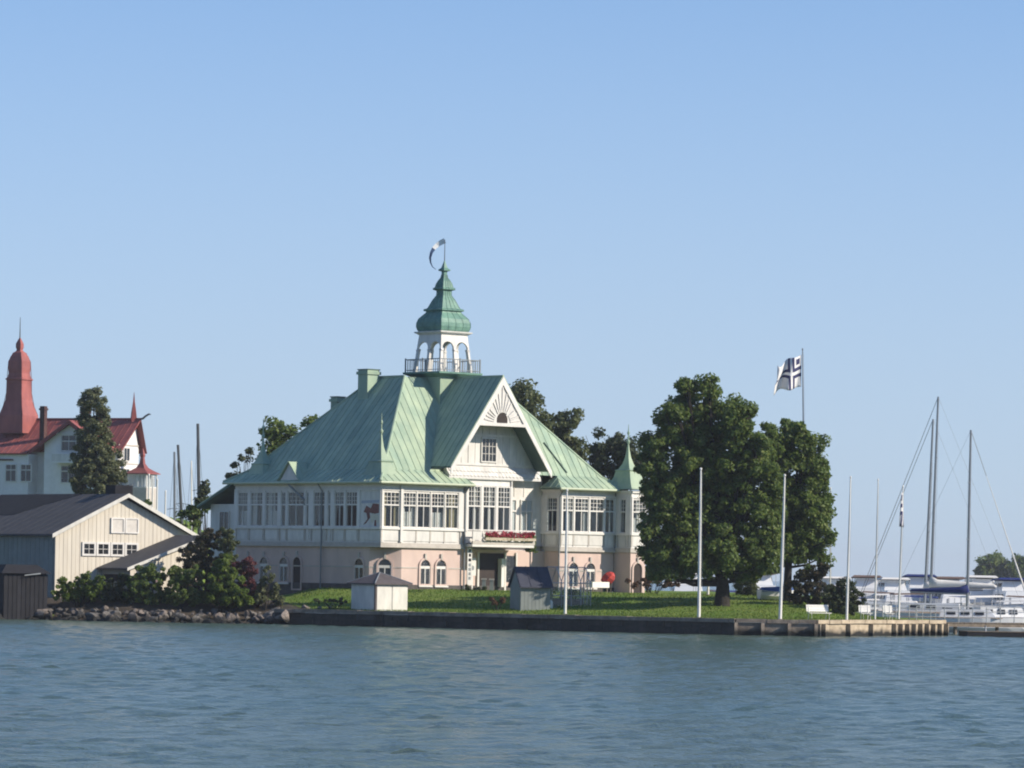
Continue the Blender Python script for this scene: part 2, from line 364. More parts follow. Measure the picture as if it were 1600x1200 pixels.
GZ = samp(hf, GX, GY) + 0.6 * samp(hf, GX * 1.37 + 17, GY * 1.37 + 5)
fade = np.clip(np.minimum.reduce([(GX - X0) / 6, (X1 - GX) / 6, (GY - Y0) / 6, (Y1 - GY) / 6]), 0, 1); GZ = GZ * fade
wv = np.stack([GX, GY, GZ], 2).reshape(-1, 3); ii = np.arange(nx * ny).reshape(ny, nx)
wf = np.stack([ii[:-1, :-1], ii[:-1, 1:], ii[1:, 1:], ii[1:, :-1]], 2).reshape(-1, 4)
struct(npmesh('water', wv, wf, 'water', None, True))
S = 5000.0
fv = np.array([(-S, -S, 0), (X0, -S, 0), (X1, -S, 0), (S, -S, 0), (-S, Y0, 0), (X0, Y0, 0), (X1, Y0, 0), (S, Y0, 0), (-S, Y1, 0), (X0, Y1, 0), (X1, Y1, 0), (S, Y1, 0), (-S, 6000, 0), (X0, 6000, 0), (X1, 6000, 0), (S, 6000, 0)], float)
ff = np.array([(r * 4 + c, r * 4 + c + 1, r * 4 + c + 5, r * 4 + c + 4) for r in range(3) for c in range(3) if (r, c) != (1, 1)])
struct(npmesh('open_water', fv, ff, 'water'))

# ------------------------------------------------------------------ island ground
QUAY = [(430, 263.0), (600, 259.5), (1150, 249.6), (1275, 249.7), (1475, 265.0)]
QX = [((p - 800 + 1) * y / FPX, y) for p, y in QUAY]
def front(x):
    if x <= QX[0][0]: return 263.6 + 0.9 * math.sin(x * 0.35) * min(1, (QX[0][0] - x) / 5)
    for (x0, y0), (x1, y1) in zip(QX, QX[1:]):
        if x <= x1: return lerp(y0, y1, (x - x0) / (x1 - x0))
    return QX[-1][1]
HOUSE_Z = 2.25
def ground(x, y):
    d = y - front(x)
    lawn = 0.95 + 1.30 * sstep(d / 24.0)
    bank = -0.25 + 1.55 * sstep(d / 4.5) + 0.35 * sstep((d - 5) / 20)
    t = sstep((x - (QX[0][0] - 1.5)) / 4.0)
    z = lerp(bank, lawn, t)
    if x > 20: z = min(z, lerp(z, 0.95, sstep((x - 20) / 4)))
    return z + 0.03 * math.sin(x * 0.9 + y * 0.4) * min(1, max(0, d) / 3)
def gp(px, Y, py=940): 
    p = at(px, py, Y); return Vector((p.x, Y, ground(p.x, Y)))
XR = QX[-1][0]
def ymax(x): return 345.0 if x < 16 else lerp(345, front(XR) + 4, min(1, (x - 16) / (XR - 16)))
xs = np.concatenate([np.linspace(-75, -20, 34), np.linspace(-19.2, XR - 0.02, 96)])
ts = np.concatenate([np.linspace(0, 0.03, 5), np.linspace(0.04, 0.35, 24), np.linspace(0.38, 1, 14)])
gv, idx = [], {}
for i, x in enumerate(xs):
    f0, f1 = front(x) + (0.35 if x > QX[0][0] else -0.6), ymax(x)
    for j, t in enumerate(ts):
        y = lerp(f0, f1, t); gv.append((x, y, ground(x, y)))
nj = len(ts); gf = [(i * nj + j, (i + 1) * nj + j, (i + 1) * nj + j + 1, i * nj + j + 1) for i in range(len(xs) - 1) for j in range(nj - 1)]
b0 = len(gv)
for j in range(nj): p = gv[(len(xs) - 1) * nj + j]; gv.append((p[0], p[1], -1.0))
gf += [((len(xs) - 1) * nj + j, b0 + j, b0 + j + 1, (len(xs) - 1) * nj + j + 1) for j in range(nj - 1)]
struct(npmesh('lawn', np.array(gv), np.array(gf), 'lawn', None, True))
# short grass on the part of the lawn that shows
gp_pts = []
while len(gp_pts) < 26000:
    x = R.uniform(-14.5, 24); y = front(x) + 0.5 + 26 * R.random() ** 1.3
    if y < ymax(x) and not (x > -9 and y > 281.5): gp_pts.append((x, y, ground(x, y)))
P = np.array(gp_pts); n = len(P); ang = rng.random(n) * 6.283; hgt = 0.05 + 0.09 * rng.random(n); w = 0.035
dx = np.stack([np.cos(ang) * w, np.sin(ang) * w, np.zeros(n)], 1); top = np.stack([rng.normal(size=n) * 0.03, rng.normal(size=n) * 0.03, hgt], 1)
stuff(npmesh('grass', np.stack([P - dx, P + dx, P + top], 1).reshape(-1, 3), np.arange(3 * n).reshape(-1, 3), 'grass_blade'))
bpy.data.objects['grass']['label'] = 'short mown grass on the lawn before the villa'; bpy.data.objects['grass']['category'] = 'grass'

# ------------------------------------------------------------------ quay wall
qw = thing('quay_wall', 'low stone quay wall with buttresses and pale coping along the lawn', 'quay wall', (0, 0, 0))
core = MB()
for (xa, ya), (xb, yb) in zip(QX, QX[1:]):
    d = Vector((xb - xa, yb - ya, 0)).normalized(); n = Vector((d.y, -d.x, 0))
    A, B = Vector((xa, ya, -1.2)), Vector((xb, yb, -1.2))
    core.prism([A + n * 0.02, B + n * 0.02, B - n * 1.0, A - n * 1.0], (0, 0, 1.95))
core.build('backing', 'quay_dark', qw)
for si, ((xa, ya), (xb, yb)) in enumerate(zip(QX, QX[1:])):
    A, B = Vector((xa, ya, 0)), Vector((xb, yb, 0)); L = (B - A).length; d = (B - A).normalized(); n = Vector((d.y, -d.x, 0))
    s = 0.0
    while s < L - 0.05:                                             # coping slabs
        e = min(L, s + R.uniform(1.3, 1.9)); o = n * (0.16 + R.uniform(0, 0.05))
        MB().prism([A + d * (s + 0.01) + o, A + d * (e - 0.012) + o, A + d * (e - 0.012) - n * 0.75, A + d * (s + 0.01) - n * 0.75], (0, 0, 0.22)).build('coping_slab', 'quay_stone' if si < 3 else 'quay_pale', qw, loc=(0, 0, 0.765 + R.uniform(-0.012, 0.012)))
        s = e
    if si in (0, 1):                                                # dark squared blocks in courses
        for c, z in enumerate((0.42, 0.08, -0.26)):
            s = R.uniform(-0.6, 0)
            while s < L:
                e = s + R.uniform(0.8, 1.7); a, b = max(0, s), min(L - (0.9 if si == 1 else 0), e)
                if b - a > 0.12:
                    o = n * R.uniform(0.05, 0.11)
                    MB().prism([A + d * (a + 0.015) + o, A + d * (b - 0.015) + o, A + d * (b - 0.015), A + d * (a + 0.015)], (0, 0, 0.32)).build('stone_block', 'quay_dark' if R.random() < 0.96 else 'plinth_stone', qw, loc=(0, 0, z))
                s = e
    else:                                                           # concrete bays between buttresses
        step = L / 3.0 if si == 2 else 0
        edges = [i * step for i in range(4)] if si == 2 else [0, 0.7, 4.0, 7.1, 10.3] + [10.3 + (L - 10.3) * i / 8 for i in range(1, 9)]
        for k, s in enumerate(edges):
            w = 0.2
            a, b = max(-0.1, s - w / 2), min(L + 0.1, s + w / 2)
            MB().prism([A + d * a + n * 0.36, A + d * b + n * 0.30, A + d * b, A + d * a], (0, 0, 1.55)).build('buttress', 'quay_pale' if si == 3 else 'quay_stone', qw, loc=(0, 0, -0.79))
        for s0, s1 in zip(edges, edges[1:]):
            for z0, z1, m in ((-0.6, 0.10, 'quay_stone'), (0.115, 0.755, 'quay_stone' if si == 2 else 'quay_pale')):
                MB().prism([A + d * (s0 + 0.11) + n * 0.08, A + d * (s1 - 0.11) + n * 0.08, A + d * (s1 - 0.11), A + d * (s0 + 0.11)], (0, 0, z1 - z0)).build('wall_panel', m, qw, loc=(0, 0, z0))

# ------------------------------------------------------------------ boulders along the natural shore
def boulder_mesh(seed, m):
    g = random.Random(seed); bm = bmesh.new(); bmesh.ops.create_icosphere(bm, subdivisions=2, radius=1.0)
    cuts = [(Vector((g.gauss(0, 1), g.gauss(0, 1), g.gauss(0, 0.8))).normalized(), g.uniform(0.42, 0.8)) for _ in range(11)]
    for v in bm.verts:
        for nrm, c in cuts:
            e = v.co.dot(nrm) - c
            if e > 0: v.co -= nrm * e * 0.97
        v.co *= 1 + g.uniform(-0.03, 0.03)
    me = bpy.data.meshes.new('boulder'); bm.to_mesh(me); bm.free(); me.materials.append(MATS[m]); return me
def wet(m):                                           # algae-dark wet foot where the water washes the stones
    n, l = m.node_tree.nodes, m.node_tree.links; p = n['Principled BSDF']; src = p.inputs['Base Color'].links[0].from_socket
    g = n.new('ShaderNodeNewGeometry'); sx = n.new('ShaderNodeSeparateXYZ'); l.new(g.outputs['Position'], sx.inputs[0]); nz = n.new('ShaderNodeTexNoise'); nz.inputs['Scale'].default_value = 1.3; l.new(g.outputs['Position'], nz.inputs['Vector'])
    ad = n.new('ShaderNodeMath'); ad.operation = 'MULTIPLY_ADD'; ad.inputs[1].default_value = -0.7; l.new(nz.outputs['Fac'], ad.inputs[0]); l.new(sx.outputs['Z'], ad.inputs[2])
    mr = n.new('ShaderNodeMapRange'); mr.inputs['From Min'].default_value = -0.15; mr.inputs['From Max'].default_value = 0.15; l.new(ad.outputs[0], mr.inputs['Value'])
    mx = n.new('ShaderNodeMix'); mx.data_type = 'RGBA'; mx.inputs['A'].default_value = (0.018, 0.018, 0.016, 1); l.new(src, mx.inputs['B']); l.new(mr.outputs[0], mx.inputs['Factor']); l.new(mx.outputs['Result'], p.inputs['Base Color'])
for k in ('rock', 'rock_pink', 'quay_pale', 'quay_stone'): wet(MATS[k])
BM = [boulder_mesh(s, 'rock' if s % 3 else 'rock_pink') for s in range(14)]
def boulder(p, s, label, grp):
    o = bpy.data.objects.new('boulder', R.choice(BM)); C.objects.link(o); o.location = p
    o.scale = (s * R.uniform(0.8, 1.7), s * R.uniform(0.7, 1.2), s * R.uniform(0.5, 0.95)); o.rotation_euler = (R.uniform(-0.6, 0.6), R.uniform(-0.6, 0.6), R.uniform(0, 6.28))
    tone = 'pinkish-grey' if o.data.materials[0].name.startswith('rock_pink') else 'dark grey'; sz = 'large' if s > 0.42 else ('small' if s < 0.24 else 'middling')
    return tag(o, label.format(tone=tone, sz=sz), 'boulder', grp)
def near(x):
    for lim, nm in ((-29.0, 'below the black-tarred hut'), (-25.5, 'below the yellow-green bush'), (-22.0, 'below the lean-to shed'), (-19.0, 'below the dark rose thicket'), (-16.8, 'below the bright leafy bush')):
        if x < lim: return nm
    return 'by the end of the quay'
for i in range(290):
    x = R.uniform(-34.5, -14.0); row = i % 6; y = front(x) + (-1.0, -0.5, 0.2, 0.9, 1.5, 2.1)[row] + R.uniform(-0.3, 0.3); s = R.uniform(0.16, 0.50) * R.choice((0.7, 1.0, 1.0, 1.25)) * (0.75 if row >= 4 else 1)
    z = max(-0.2, ground(x, y)) + s * 0.2 + (0.0, 0.1, 0.28, 0.34, 0.24, 0.14)[row] * R.uniform(0.3, 1.4)
    boulder((x, y, z), s, '{sz} {tone} boulder ' + ('at the waterline ' if row < 2 else ('midway up the rock heap ' if row < 4 else 'atop the rock heap ')) + near(x), 'boulders heaped along the natural shore')
for px, Y, s in ((478, 264.5, 0.5), (500, 263.6, 0.35), (516, 263.8, 0.28), (470, 262.6, 0.4), (450, 263.4, 0.45), (440, 262.6, 0.5)):
    p = gp(px, Y, 950); boulder(p + Vector((0, 0, s * 0.1)), s * 0.7, 'low flat boulder on the grass edge beside the white hut', 'flat boulders at the end of the quay')
# dark earth bank under the shrubs
bx = np.linspace(-74, -12.6, 80); bt = np.linspace(-0.55, 9.5, 22); bv = np.array([(x, front(x) + (d if x < -15.5 else 0.5 + (d + 0.55) * max(0.05, (-12.6 - x) / 2.9)), 0.0) for x in bx for d in bt])
bv[:, 2] = [ground(x, y) + 0.05 * math.sin(x * 3.1) * math.sin(y * 2.7) + 0.055 for x, y, _ in bv]; bi = np.arange(len(bv)).reshape(len(bx), len(bt))
struct(npmesh('shore_bank', bv, np.stack([bi[:-1, :-1], bi[1:, :-1], bi[1:, 1:], bi[:-1, 1:]], 2).reshape(-1, 4), 'soil', None, True))
# ------------------------------------------------------------------ the green-roofed villa
TH = math.radians(41.5); ORG = at(595, 850, 280.0); ORG.z = HOUSE_Z
H = thing('waterfront_villa', 'white and pink two-storey villa with pale green metal roof and open lantern tower', 'villa', ORG, TH)
AL, BL, AC, TB = 21.2, 15.9, 9.5, 5.1            # facade lengths, gable axis, tower distance back
FR = Face((0, 0), (1, 0), (0, -1)); FL = Face((0, 0), (0, 1), (-1, 0))

def curtain(parent, F, s0, s1, z0, z1, d, m):
    k = max(4, int((s1 - s0) / 0.07)); mb = MB(); pts = [F.pt(lerp(s0, s1, i / k), d + 0.035 * (i % 2) + 0.01 * math.sin(i), z0) for i in range(k + 1)]
    up = Vector((0, 0, z1 - z0))
    mb.add([p for q in pts for p in (q, q + up)], [(2 * i, 2 * i + 2, 2 * i + 3, 2 * i + 1) for i in range(k)])
    return mb.build('curtain', m, parent)
def window(parent, F, s0, s1, z0, z1, cols=2, transom=None, bars=(0, 0), d=0.0, fw=0.06, m='white_paint', cur=None, glass='glass', name='window', back=False):
    mb = MB(); dd = (d - 0.06, d + 0.03)
    fbox(mb, F, s0, s0 + fw, *dd, z0, z1); fbox(mb, F, s1 - fw, s1, *dd, z0, z1)
    fbox(mb, F, s0 + fw, s1 - fw, *dd, z0, z0 + fw); fbox(mb, F, s0 + fw, s1 - fw, *dd, z1 - fw, z1)
    zs = [z0 + fw] + ([transom] if transom else []) + [z1 - fw]
    if transom: fbox(mb, F, s0 + fw, s1 - fw, dd[0], dd[1] + 0.01, transom - 0.045, transom + 0.045)
    cw = (s1 - s0 - 2 * fw) / cols
    for c in range(1, cols): fbox(mb, F, s0 + fw + c * cw - 0.025, s0 + fw + c * cw + 0.025, dd[0] + 0.01, dd[1] - 0.01, z0 + fw, z1 - fw)
    bc, br = bars                                   # glazing bars in the upper lights
    if bc or br:
        za, zb = zs[-2], zs[-1]
        for i in range(1, bc):
            s = lerp(s0 + fw, s1 - fw, i / bc); fbox(mb, F, s - 0.014, s + 0.014, dd[0] + 0.02, dd[1] - 0.02, za, zb)
        for i in range(1, br):
            z = lerp(za, zb, i / br); fbox(mb, F, s0 + fw, s1 - fw, dd[0] + 0.02, dd[1] - 0.02, z - 0.014, z + 0.014)
    w = mb.build(name, m, parent)
    for c in range(cols):
        for za, zb in zip(zs, zs[1:]):
            q = MB(); fbox(q, F, s0 + fw + c * cw + 0.026, s0 + fw + (c + 1) * cw - 0.026, d - 0.028, d - 0.016, za + 0.004, zb - 0.004); q.build('pane', glass, w)
    if cur:
        for (t0, t1, k, cm) in cur: curtain(w, F, lerp(s0, s1, t0), lerp(s0, s1, t1), z0 + 0.03, lerp(z0, z1, k), d - 0.20, cm)
    return w
def rand_cur():
    r = R.random(); o = []
    if r < 0.72:
        cm = 'curtain' if R.random() < 0.72 else R.choice(['curtain_red', 'curtain_ochre'])
        t = R.uniform(0.16, 0.36); o = [(0.02, t, 0.98, cm)]
        if R.random() < 0.75: o.append((1 - R.uniform(0.16, 0.36), 0.98, 0.98, cm))
        if R.random() < 0.4: o.append((0.4, 0.6, 0.98, cm))
    if R.random() < 0.35: o.append((0.05, 0.95, 0.45, 'curtain'))
    return [c for c in o]

ZS, ZB, ZSILL, ZW0, ZT, ZW1, ZE = 2.80, 3.15, 4.02, 4.14, 5.62, 6.50, 7.10     # string course, veranda floor, sill, window, transom, head, eave
def veranda(F, s0, s1, cells, d=0.0, lower=True):
    """glazed upper storey: panels under each window, sill, posts, header; cells = (sa, sb, kind)"""
    mb = MB(); fbox(mb, F, s0, s1, d - 0.22, d - 0.03, ZB - 0.05, ZSILL - 0.04); mb.build('veranda_wall', 'panel_paint', H)
    mb = MB(); fbox(mb, F, s0, s1, d - 0.22, d - 0.02, ZW1 + 0.003, ZE); mb.build('header', 'white_paint', H)
    mb = MB(); fbox(mb, F, s0 - 0.03, s1 + 0.03, d - 0.15, d + 0.10, ZSILL - 0.04, ZW0 - 0.003); mb.build('sill', 'white_paint', H)
    mb = MB(); fbox(mb, F, s0, s1, d - 0.05, d + 0.06, ZW1 + 0.08, ZW1 + 0.19); fbox(mb, F, s0, s1, d - 0.05, d + 0.12, ZE - 0.16, ZE - 0.003); mb.build('cornice', 'white_paint', H)
    prev = s0
    for sa, sb, kind in cells + [(s1, s1, '')]:
        if sa - prev > 0.02:
            p = MB(); fbox(p, F, prev, sa, d - 0.16, d + 0.07, ZW0, ZW1 + 0.07); p.build('post', 'white_paint', H)
            p = MB(); c = (prev + sa) / 2; fbox(p, F, c - 0.045, c + 0.045, d - 0.03, d + 0.025, ZB + 0.02, ZSILL - 0.045); p.build('batten', 'stone_band', H)
        prev = sb
        if not kind: continue
        q = MB(); fbox(q, F, sa + 0.03, sb - 0.03, d - 0.03, d + 0.012, ZB + 0.08, ZSILL - 0.09); q.build('panel', 'panel_paint', H)
        if kind == 'w': window(H, F, sa, sb, ZW0, ZW1, 2 if sb - sa > 0.7 else 1, ZT, (4 if sb - sa > 0.9 else 2, 3), d, cur=rand_cur())
        if kind == 'm': mural(F, sa, sb, d)
def mural(F, sa, sb, d):
    q = MB(); fbox(q, F, sa, sb, d - 0.16, d - 0.01, ZW0, ZW1); b = q.build('mural_panel', 'panel_paint', H); b['label'] = 'painted panel with a red beast under a pale sky'
    w = sb - sa; P = lambda u, v: F.pt(lerp(sb, sa, u), d - 0.009, lerp(ZW0, ZW1, v))     # u from the left as seen
    n = Vector((F.n[0], F.n[1], 0))
    for pts, m, k in (([(0.16, 0.42), (0.30, 0.60), (0.52, 0.52), (0.62, 0.66), (0.98, 0.64), (0.98, 0.40), (0.70, 0.36), (0.48, 0.40), (0.34, 0.38)], 'mural_red', 1),
                      ([(0.30, 0.40), (0.46, 0.42), (0.50, 0.26), (0.30, 0.10), (0.14, 0.05), (0.36, 0.22)], 'mural_red', 2),
                      ([(0.50, 0.32), (0.66, 0.38), (0.90, 0.34), (0.96, 0.16), (0.86, 0.10), (0.74, 0.22), (0.62, 0.10), (0.54, 0.14)], 'mural_pale', 3),
                      ([(0.70, 0.02), (0.82, 0.02), (0.80, 0.20), (0.72, 0.18)], 'mural_red', 4),
                      ([(0.05, 0.66), (0.95, 0.68), (0.95, 0.76), (0.05, 0.74)], 'mural_blue', 5)):
        MB().prism([P(*q) + n * 0.001 * k for q in pts], n * 0.004).build('painted_shape', m, b)
mat('mural_red', (0.24, 0.10, 0.085), 0.8, 0.2, 5); mat('mural_pale', (0.62, 0.58, 0.48), 0.8, 0.1, 5); mat('mural_blue', (0.40, 0.44, 0.52), 0.8, 0.1, 5)

# ground floor: stucco block with a cut corner, plinth, string course
def foot(z0, z1, o, name, m, parent=H, back=True):
    p = [(0.1 - o, 1.3), (1.9, 0.1 - o), (7.2 + o, 0.1 - o), (7.2 + o, 1.6 - o), (16.1 - o, 1.6 - o), (16.1 - o, 0.1 - o), (AL + o, 0.1 - o), (AL + o, BL - 0.1 + o), (0.1 - o, BL - 0.1 + o)]
    return MB().prism([(a, b, z0) for a, b in p], (0, 0, z1 - z0)).build(name, m, parent)
foot(-0.6, 2.785, 0.0, 'ground_wall', 'pink_stucco'); foot(-0.7, 0.32, 0.07, 'plinth', 'plinth_stone'); foot(1.42, 1.50, 0.03, 'stucco_band', 'stone_band')
for F, s0, s1, d in ((FR, -0.12, 7.3, 0.0), (FR, 16.0, 21.2, 0.0), (FL, -0.12, BL + 0.1, 0.0)):
    mb = MB(); fbox(mb, F, s0, s1, d - 1.3 if F is FL or s0 < 0 else d - 0.6, d + 0.10, ZS - 0.012, ZS + 0.12); fbox(mb, F, s0 + 0.06, s1 - 0.06, d - 0.5, d + 0.05, ZS + 0.123, ZB - 0.053); mb.build('string_course', 'stone_band', H)
FCs = Face((16.1, 0), (0, 1), (-1, 0)); mb = MB(); fbox(mb, FCs, 0.11, 2.0, -0.3, 0.07, ZS - 0.012, ZB - 0.053); mb.build('string_course', 'stone_band', H)
foot(ZB - 0.05, ZB - 0.047, 0.0, 'veranda_floor', 'stone_band')
MB().box(1.9, AL - 1.7, 2.7, BL - 0.4, 2.79, 7.3).build('inner_core', 'interior', H)
# upper storey
veranda(FR, 0.0, 7.2, [(0.10, 1.55, 'w')] + [(1.84 + i * 1.24, 1.84 + i * 1.24 + 1.17, 'w') for i in range(4)])
veranda(FR, 16.1, AL, [(16.22, 17.25, 'w'), (17.35, 18.68, 'w'), (18.78, 20.12, 'w'), (20.22, 21.1, 'w')])
veranda(FL, 0.0, BL, [(0.12, 2.2, 'm'), (2.5, 3.7, 'w'), (3.9, 4.9, 'w'), (5.3, 5.62, 'w'), (5.95, 7.15, 'w'), (7.65, 7.98, 'w'), (8.2, 9.95, 'w'), (10.2, 10.7, 'w'), (11.05, 12.45, 'w'), (12.7, 14.1, 'w'), (14.4, 15.5, 'w')])
FC = Face((16.1, 0), (0, 1), (-1, 0)); veranda(FC, 0.0, 2.0, [(0.35, 1.4, 'w')])
mb = MB(); mb.box(-0.02, 0.22, -0.02, 0.22, ZB, ZE); mb.build('corner_post', 'white_paint', H)
mb = MB(); mb.box(1.585, 1.80, -0.14, 0.1, ZB, ZE); mb.build('corner_post', 'white_paint', H)
# recess behind the balcony
MB().box(7.2, 16.1, 2.0, 2.2, 2.79, 8.6).build('recess_wall', 'panel_paint', H)
FB = Face((0, 2.0), (1, 0), (0, -1))
for s in (12.6, 14.1): window(H, FB, s, s + 1.1, 4.0, 6.3, 2, 5.5, (0, 0), 0.07, cur=[])
for i in range(10): MB().box(7.2 + i * 0.9, 7.2 + i * 0.9 + 0.05, 1.96, 2.0, 6.5, 8.3).build('batten', 'white_paint', H)
# right end wall (seen only past the tree) and back walls
MB().box(AL - 0.2, AL - 0.03, 0.3, BL, 2.79, ZE).build('end_wall', 'panel_paint', H)
MB().box(0.1, AL - 0.1, BL - 0.2, BL - 0.02, 2.79, ZE).build('back_wall', 'panel_paint', H)

# arched ground-floor windows
def arch_pts(F, c, w, z0, z1, d, n=10):
    r = w / 2; return [F.pt(c - r, d, z0), F.pt(c + r, d, z0)] + [F.pt(c + r * math.cos(math.pi * i / n), d, z1 - r + r * math.sin(math.pi * i / n)) for i in range(n + 1)]
def arch_window(F, c, w, z0, z1, d, door=False, m='dark_pane'):
    n = Vector((F.n[0], F.n[1], 0)); r = w / 2
    q = MB(); out = arch_pts(F, c, w + 0.26, z0 - 0.1, z1 + 0.13, d); inn = arch_pts(F, c, w, z0, z1, d); k = len(out)
    q.add(out + inn + [p + n * 0.09 for p in out] + [p + n * 0.09 for p in inn], [(i, (i + 1) % k, 2 * k + (i + 1) % k, 2 * k + i) for i in range(k)] + [(2 * k + i, 2 * k + (i + 1) % k, 3 * k + (i + 1) % k, 3 * k + i) for i in range(k)] + [(k + i, k + (i + 1) % k, 3 * k + (i + 1) % k, 3 * k + i) for i in range(k)])
    w0 = q.build('door' if door else 'window', 'pink_stucco', H)
    MB().prism(inn, n * 0.012).build('door_leaf' if door else 'pane', 'door_dark' if door else m, w0)
    if not door:
        f = MB(); fbox(f, F, c - r, c + r, d + 0.012, d + 0.05, z1 - r - 0.16, z1 - r + 0.02); fbox(f, F, c - 0.035, c + 0.035, d + 0.012, d + 0.05, z0, z1 - r - 0.16)
        fbox(f, F, c - r, c - r + 0.05, d + 0.012, d + 0.045, z0, z1 - r); fbox(f, F, c + r - 0.05, c + r, d + 0.012, d + 0.045, z0, z1 - r)
        f.build('frame', 'white_paint', w0)
        f = MB(); fbox(f, F, c - r - 0.16, c + r + 0.16, d, d + 0.16, z0 - 0.2, z0 - 0.1); f.build('sill', 'white_paint', w0)
    k = MB(); fbox(k, F, c - 0.07, c + 0.07, d, d + 0.12, z1 + 0.02, z1 + 0.42); k.build('keystone', 'stone_band', w0)
FG = Face((0, 0.1), (1, 0), (0, -1)); FGL = Face((0.1, 0), (0, 1), (-1, 0))
for c in (3.95, 5.35, 17.4, 19.0): arch_window(FG, c, 0.86, 0.38, 2.0, 0.0)
for c in (2.3, 10.4, 12.6, 14.4): arch_window(FGL, c, 0.9, 0.4, 2.0, 0.0)
arch_window(FGL, 8.95, 0.85, -0.1, 2.05, 0.0, True)
cd = Vector((1.8, -1.2)).normalized(); FCH = Face((0.1, 1.3), (cd.x, cd.y), (cd.y, -cd.x)); arch_window(FCH, 1.05, 0.86, 0.38, 2.0, 0.0)

# main roof: hipped, with a flatter bell-cast skirt at the eaves
e0, e1, f0, f1 = -0.6, AL + 0.6, -0.6, BL + 0.6; k0_, k1_, g0, g1 = 0.7, AL - 0.7, 0.7, BL - 0.7; t0, t1, h0, h1 = 6.1, 14.0, TB, 8.2
ZK, ZTOP = 7.98, 14.5
E = lambda a, b: Vector((a, b, 7.15)); K = lambda a, b: Vector((a, b, ZK)); T = lambda a, b: Vector((a, b, ZTOP))
mb = MB()
mb.add([K(k0_, g0), K(k1_, g0), K(k1_, g1), K(k0_, g1), T(t0, h0), T(t1, h0), T(t1, h1), T(t0, h1)], [(0, 1, 5, 4), (1, 2, 6, 5), (2, 3, 7, 6), (3, 0, 4, 7), (4, 5, 6, 7)])
skA = [E(e0, f0), E(7.7, f0), K(7.0, g0), K(k0_, g0)]; skC = [E(15.5, f0), E(e1, f0), K(k1_, g0), K(16.3, g0)]
skL = [E(e0, f1), E(e0, f0), K(k0_, g0), K(k0_, g1)]; skR = [E(e1, f0), E(e1, f1), K(k1_, g1), K(k1_, g0)]
enA = [E(7.7, f0), E(7.7, 1.6), K(7.0, g0)]; enC = [E(15.5, 1.6), E(15.5, f0), K(16.3, g0)]
for p in (skA, skC, skL, skR, enA, enC): mb.add(p, [tuple(range(len(p)))])
for a0, a1 in ((e0, 7.7), (15.5, e1)): mb.box(a0 + 0.02, a1 - 0.02, f0 + 0.02, 1.5, 7.05, 7.145)            # soffits
mb.box(e0 + 0.02, 1.9, 1.5, f1 - 0.02, 7.05, 7.145)
roof = mb.build('roof', 'green_under', H)
sheet_roof(roof, [[K(k0_, g0), K(k1_, g0), T(t1, h0), T(t0, h0)], skA, skC], (1, 0, 0), 'green_metal')
sheet_roof(roof, [[K(k0_, g1), K(k0_, g0), T(t0, h0), T(t0, h1)], skL], (0, 1, 0), 'green_metal')
sheet_roof(roof, [[K(k1_, g0), K(k1_, g1), T(t1, h1), T(t1, h0)], skR], (0, 1, 0), 'green_metal')
sheet_roof(roof, [enA, enC], (0, 1, 0), 'green_metal')
for a, b in ((K(k0_, g0), T(t0, h0)), (K(k1_, g0), T(t1, h0)), (K(k0_, g1), T(t0, h1)), (T(t0, h0), T(t0, h1)), (E(e0, f0), K(k0_, g0)), (E(e1, f0), K(k1_, g0)), (E(e0, f1), K(k0_, g1))):
    MB().tube([a + Vector((0, 0, 0.05)), b + Vector((0, 0, 0.05))], 0.09, 6).build('hip_cap', 'green_metal', roof)
for p, q in ((E(e0, f0), E(7.7, f0)), (E(15.5, f0), E(e1, f0)), (E(e0, f0), E(e0, f1))):
    MB().tube([p + Vector((0, 0, -0.05)), q + Vector((0, 0, -0.05))], 0.085, 8).build('gutter', 'gutter_green', H)
# front gable
GW, GZ0, GF = 4.5, 8.3, -1.25
hw = lambda z: (ZTOP - z) / (ZTOP - GZ0) * GW
ga = MB(); pl = {}
for s in (-1, 1):
    p = [Vector((AC, GF, ZTOP)), Vector((AC + s * GW, GF, GZ0)), Vector((AC + s * GW, 1.0, GZ0)), Vector((AC, TB, ZTOP))]
    ga.prism(p, Vector((s * 0.06, 0, -0.10))); pl[s] = p
gr = ga.build('gable_roof', 'green_under', H)
sheet_roof(gr, [[v + Vector((0, 0, 0.01)) for v in p] for p in pl.values()], (0, 1, 0), 'green_metal')
MB().tube([(AC, GF, ZTOP + 0.06), (AC, TB, ZTOP + 0.06)], 0.08, 6).build('ridge_cap', 'green_metal', gr)
for s in (-1, 1):
    q = [Vector((AC, GF - 0.03, ZTOP + 0.02)), Vector((AC + s * (GW + 0.05), GF - 0.03, GZ0 - 0.05)), Vector((AC + s * (GW + 0.05), GF - 0.03, GZ0 - 0.52)), Vector((AC, GF - 0.03, ZTOP - 0.55))]
    MB().prism(q, (0, 0.07, 0)).build('barge_board', 'white_paint', H)
ZC = 11.35                                            # fretwork panel in the gable peak
pk = [Vector((AC - hw(ZC) + 0.25, GF + 0.06, ZC)), Vector((AC + hw(ZC) - 0.25, GF + 0.06, ZC)), Vector((AC, GF + 0.06, ZTOP - 0.4))]
fret = MB().prism(pk, (0, 0.05, 0)).build('gable_fretwork', 'panel_paint', H)
MB().box(AC - hw(ZC) + 0.05, AC + hw(ZC) - 0.05, GF - 0.04, GF + 0.16, ZC - 0.2, ZC).build('collar_beam', 'white_paint', fret)
FF = Face((AC, GF), (1, 0), (0, -1))
MB().prism(arch_pts(FF, 0.0, 0.95, ZC + 0.03, ZC + 0.72, -0.058), (0, -0.02, 0)).build('arch_opening', 'interior', fret)
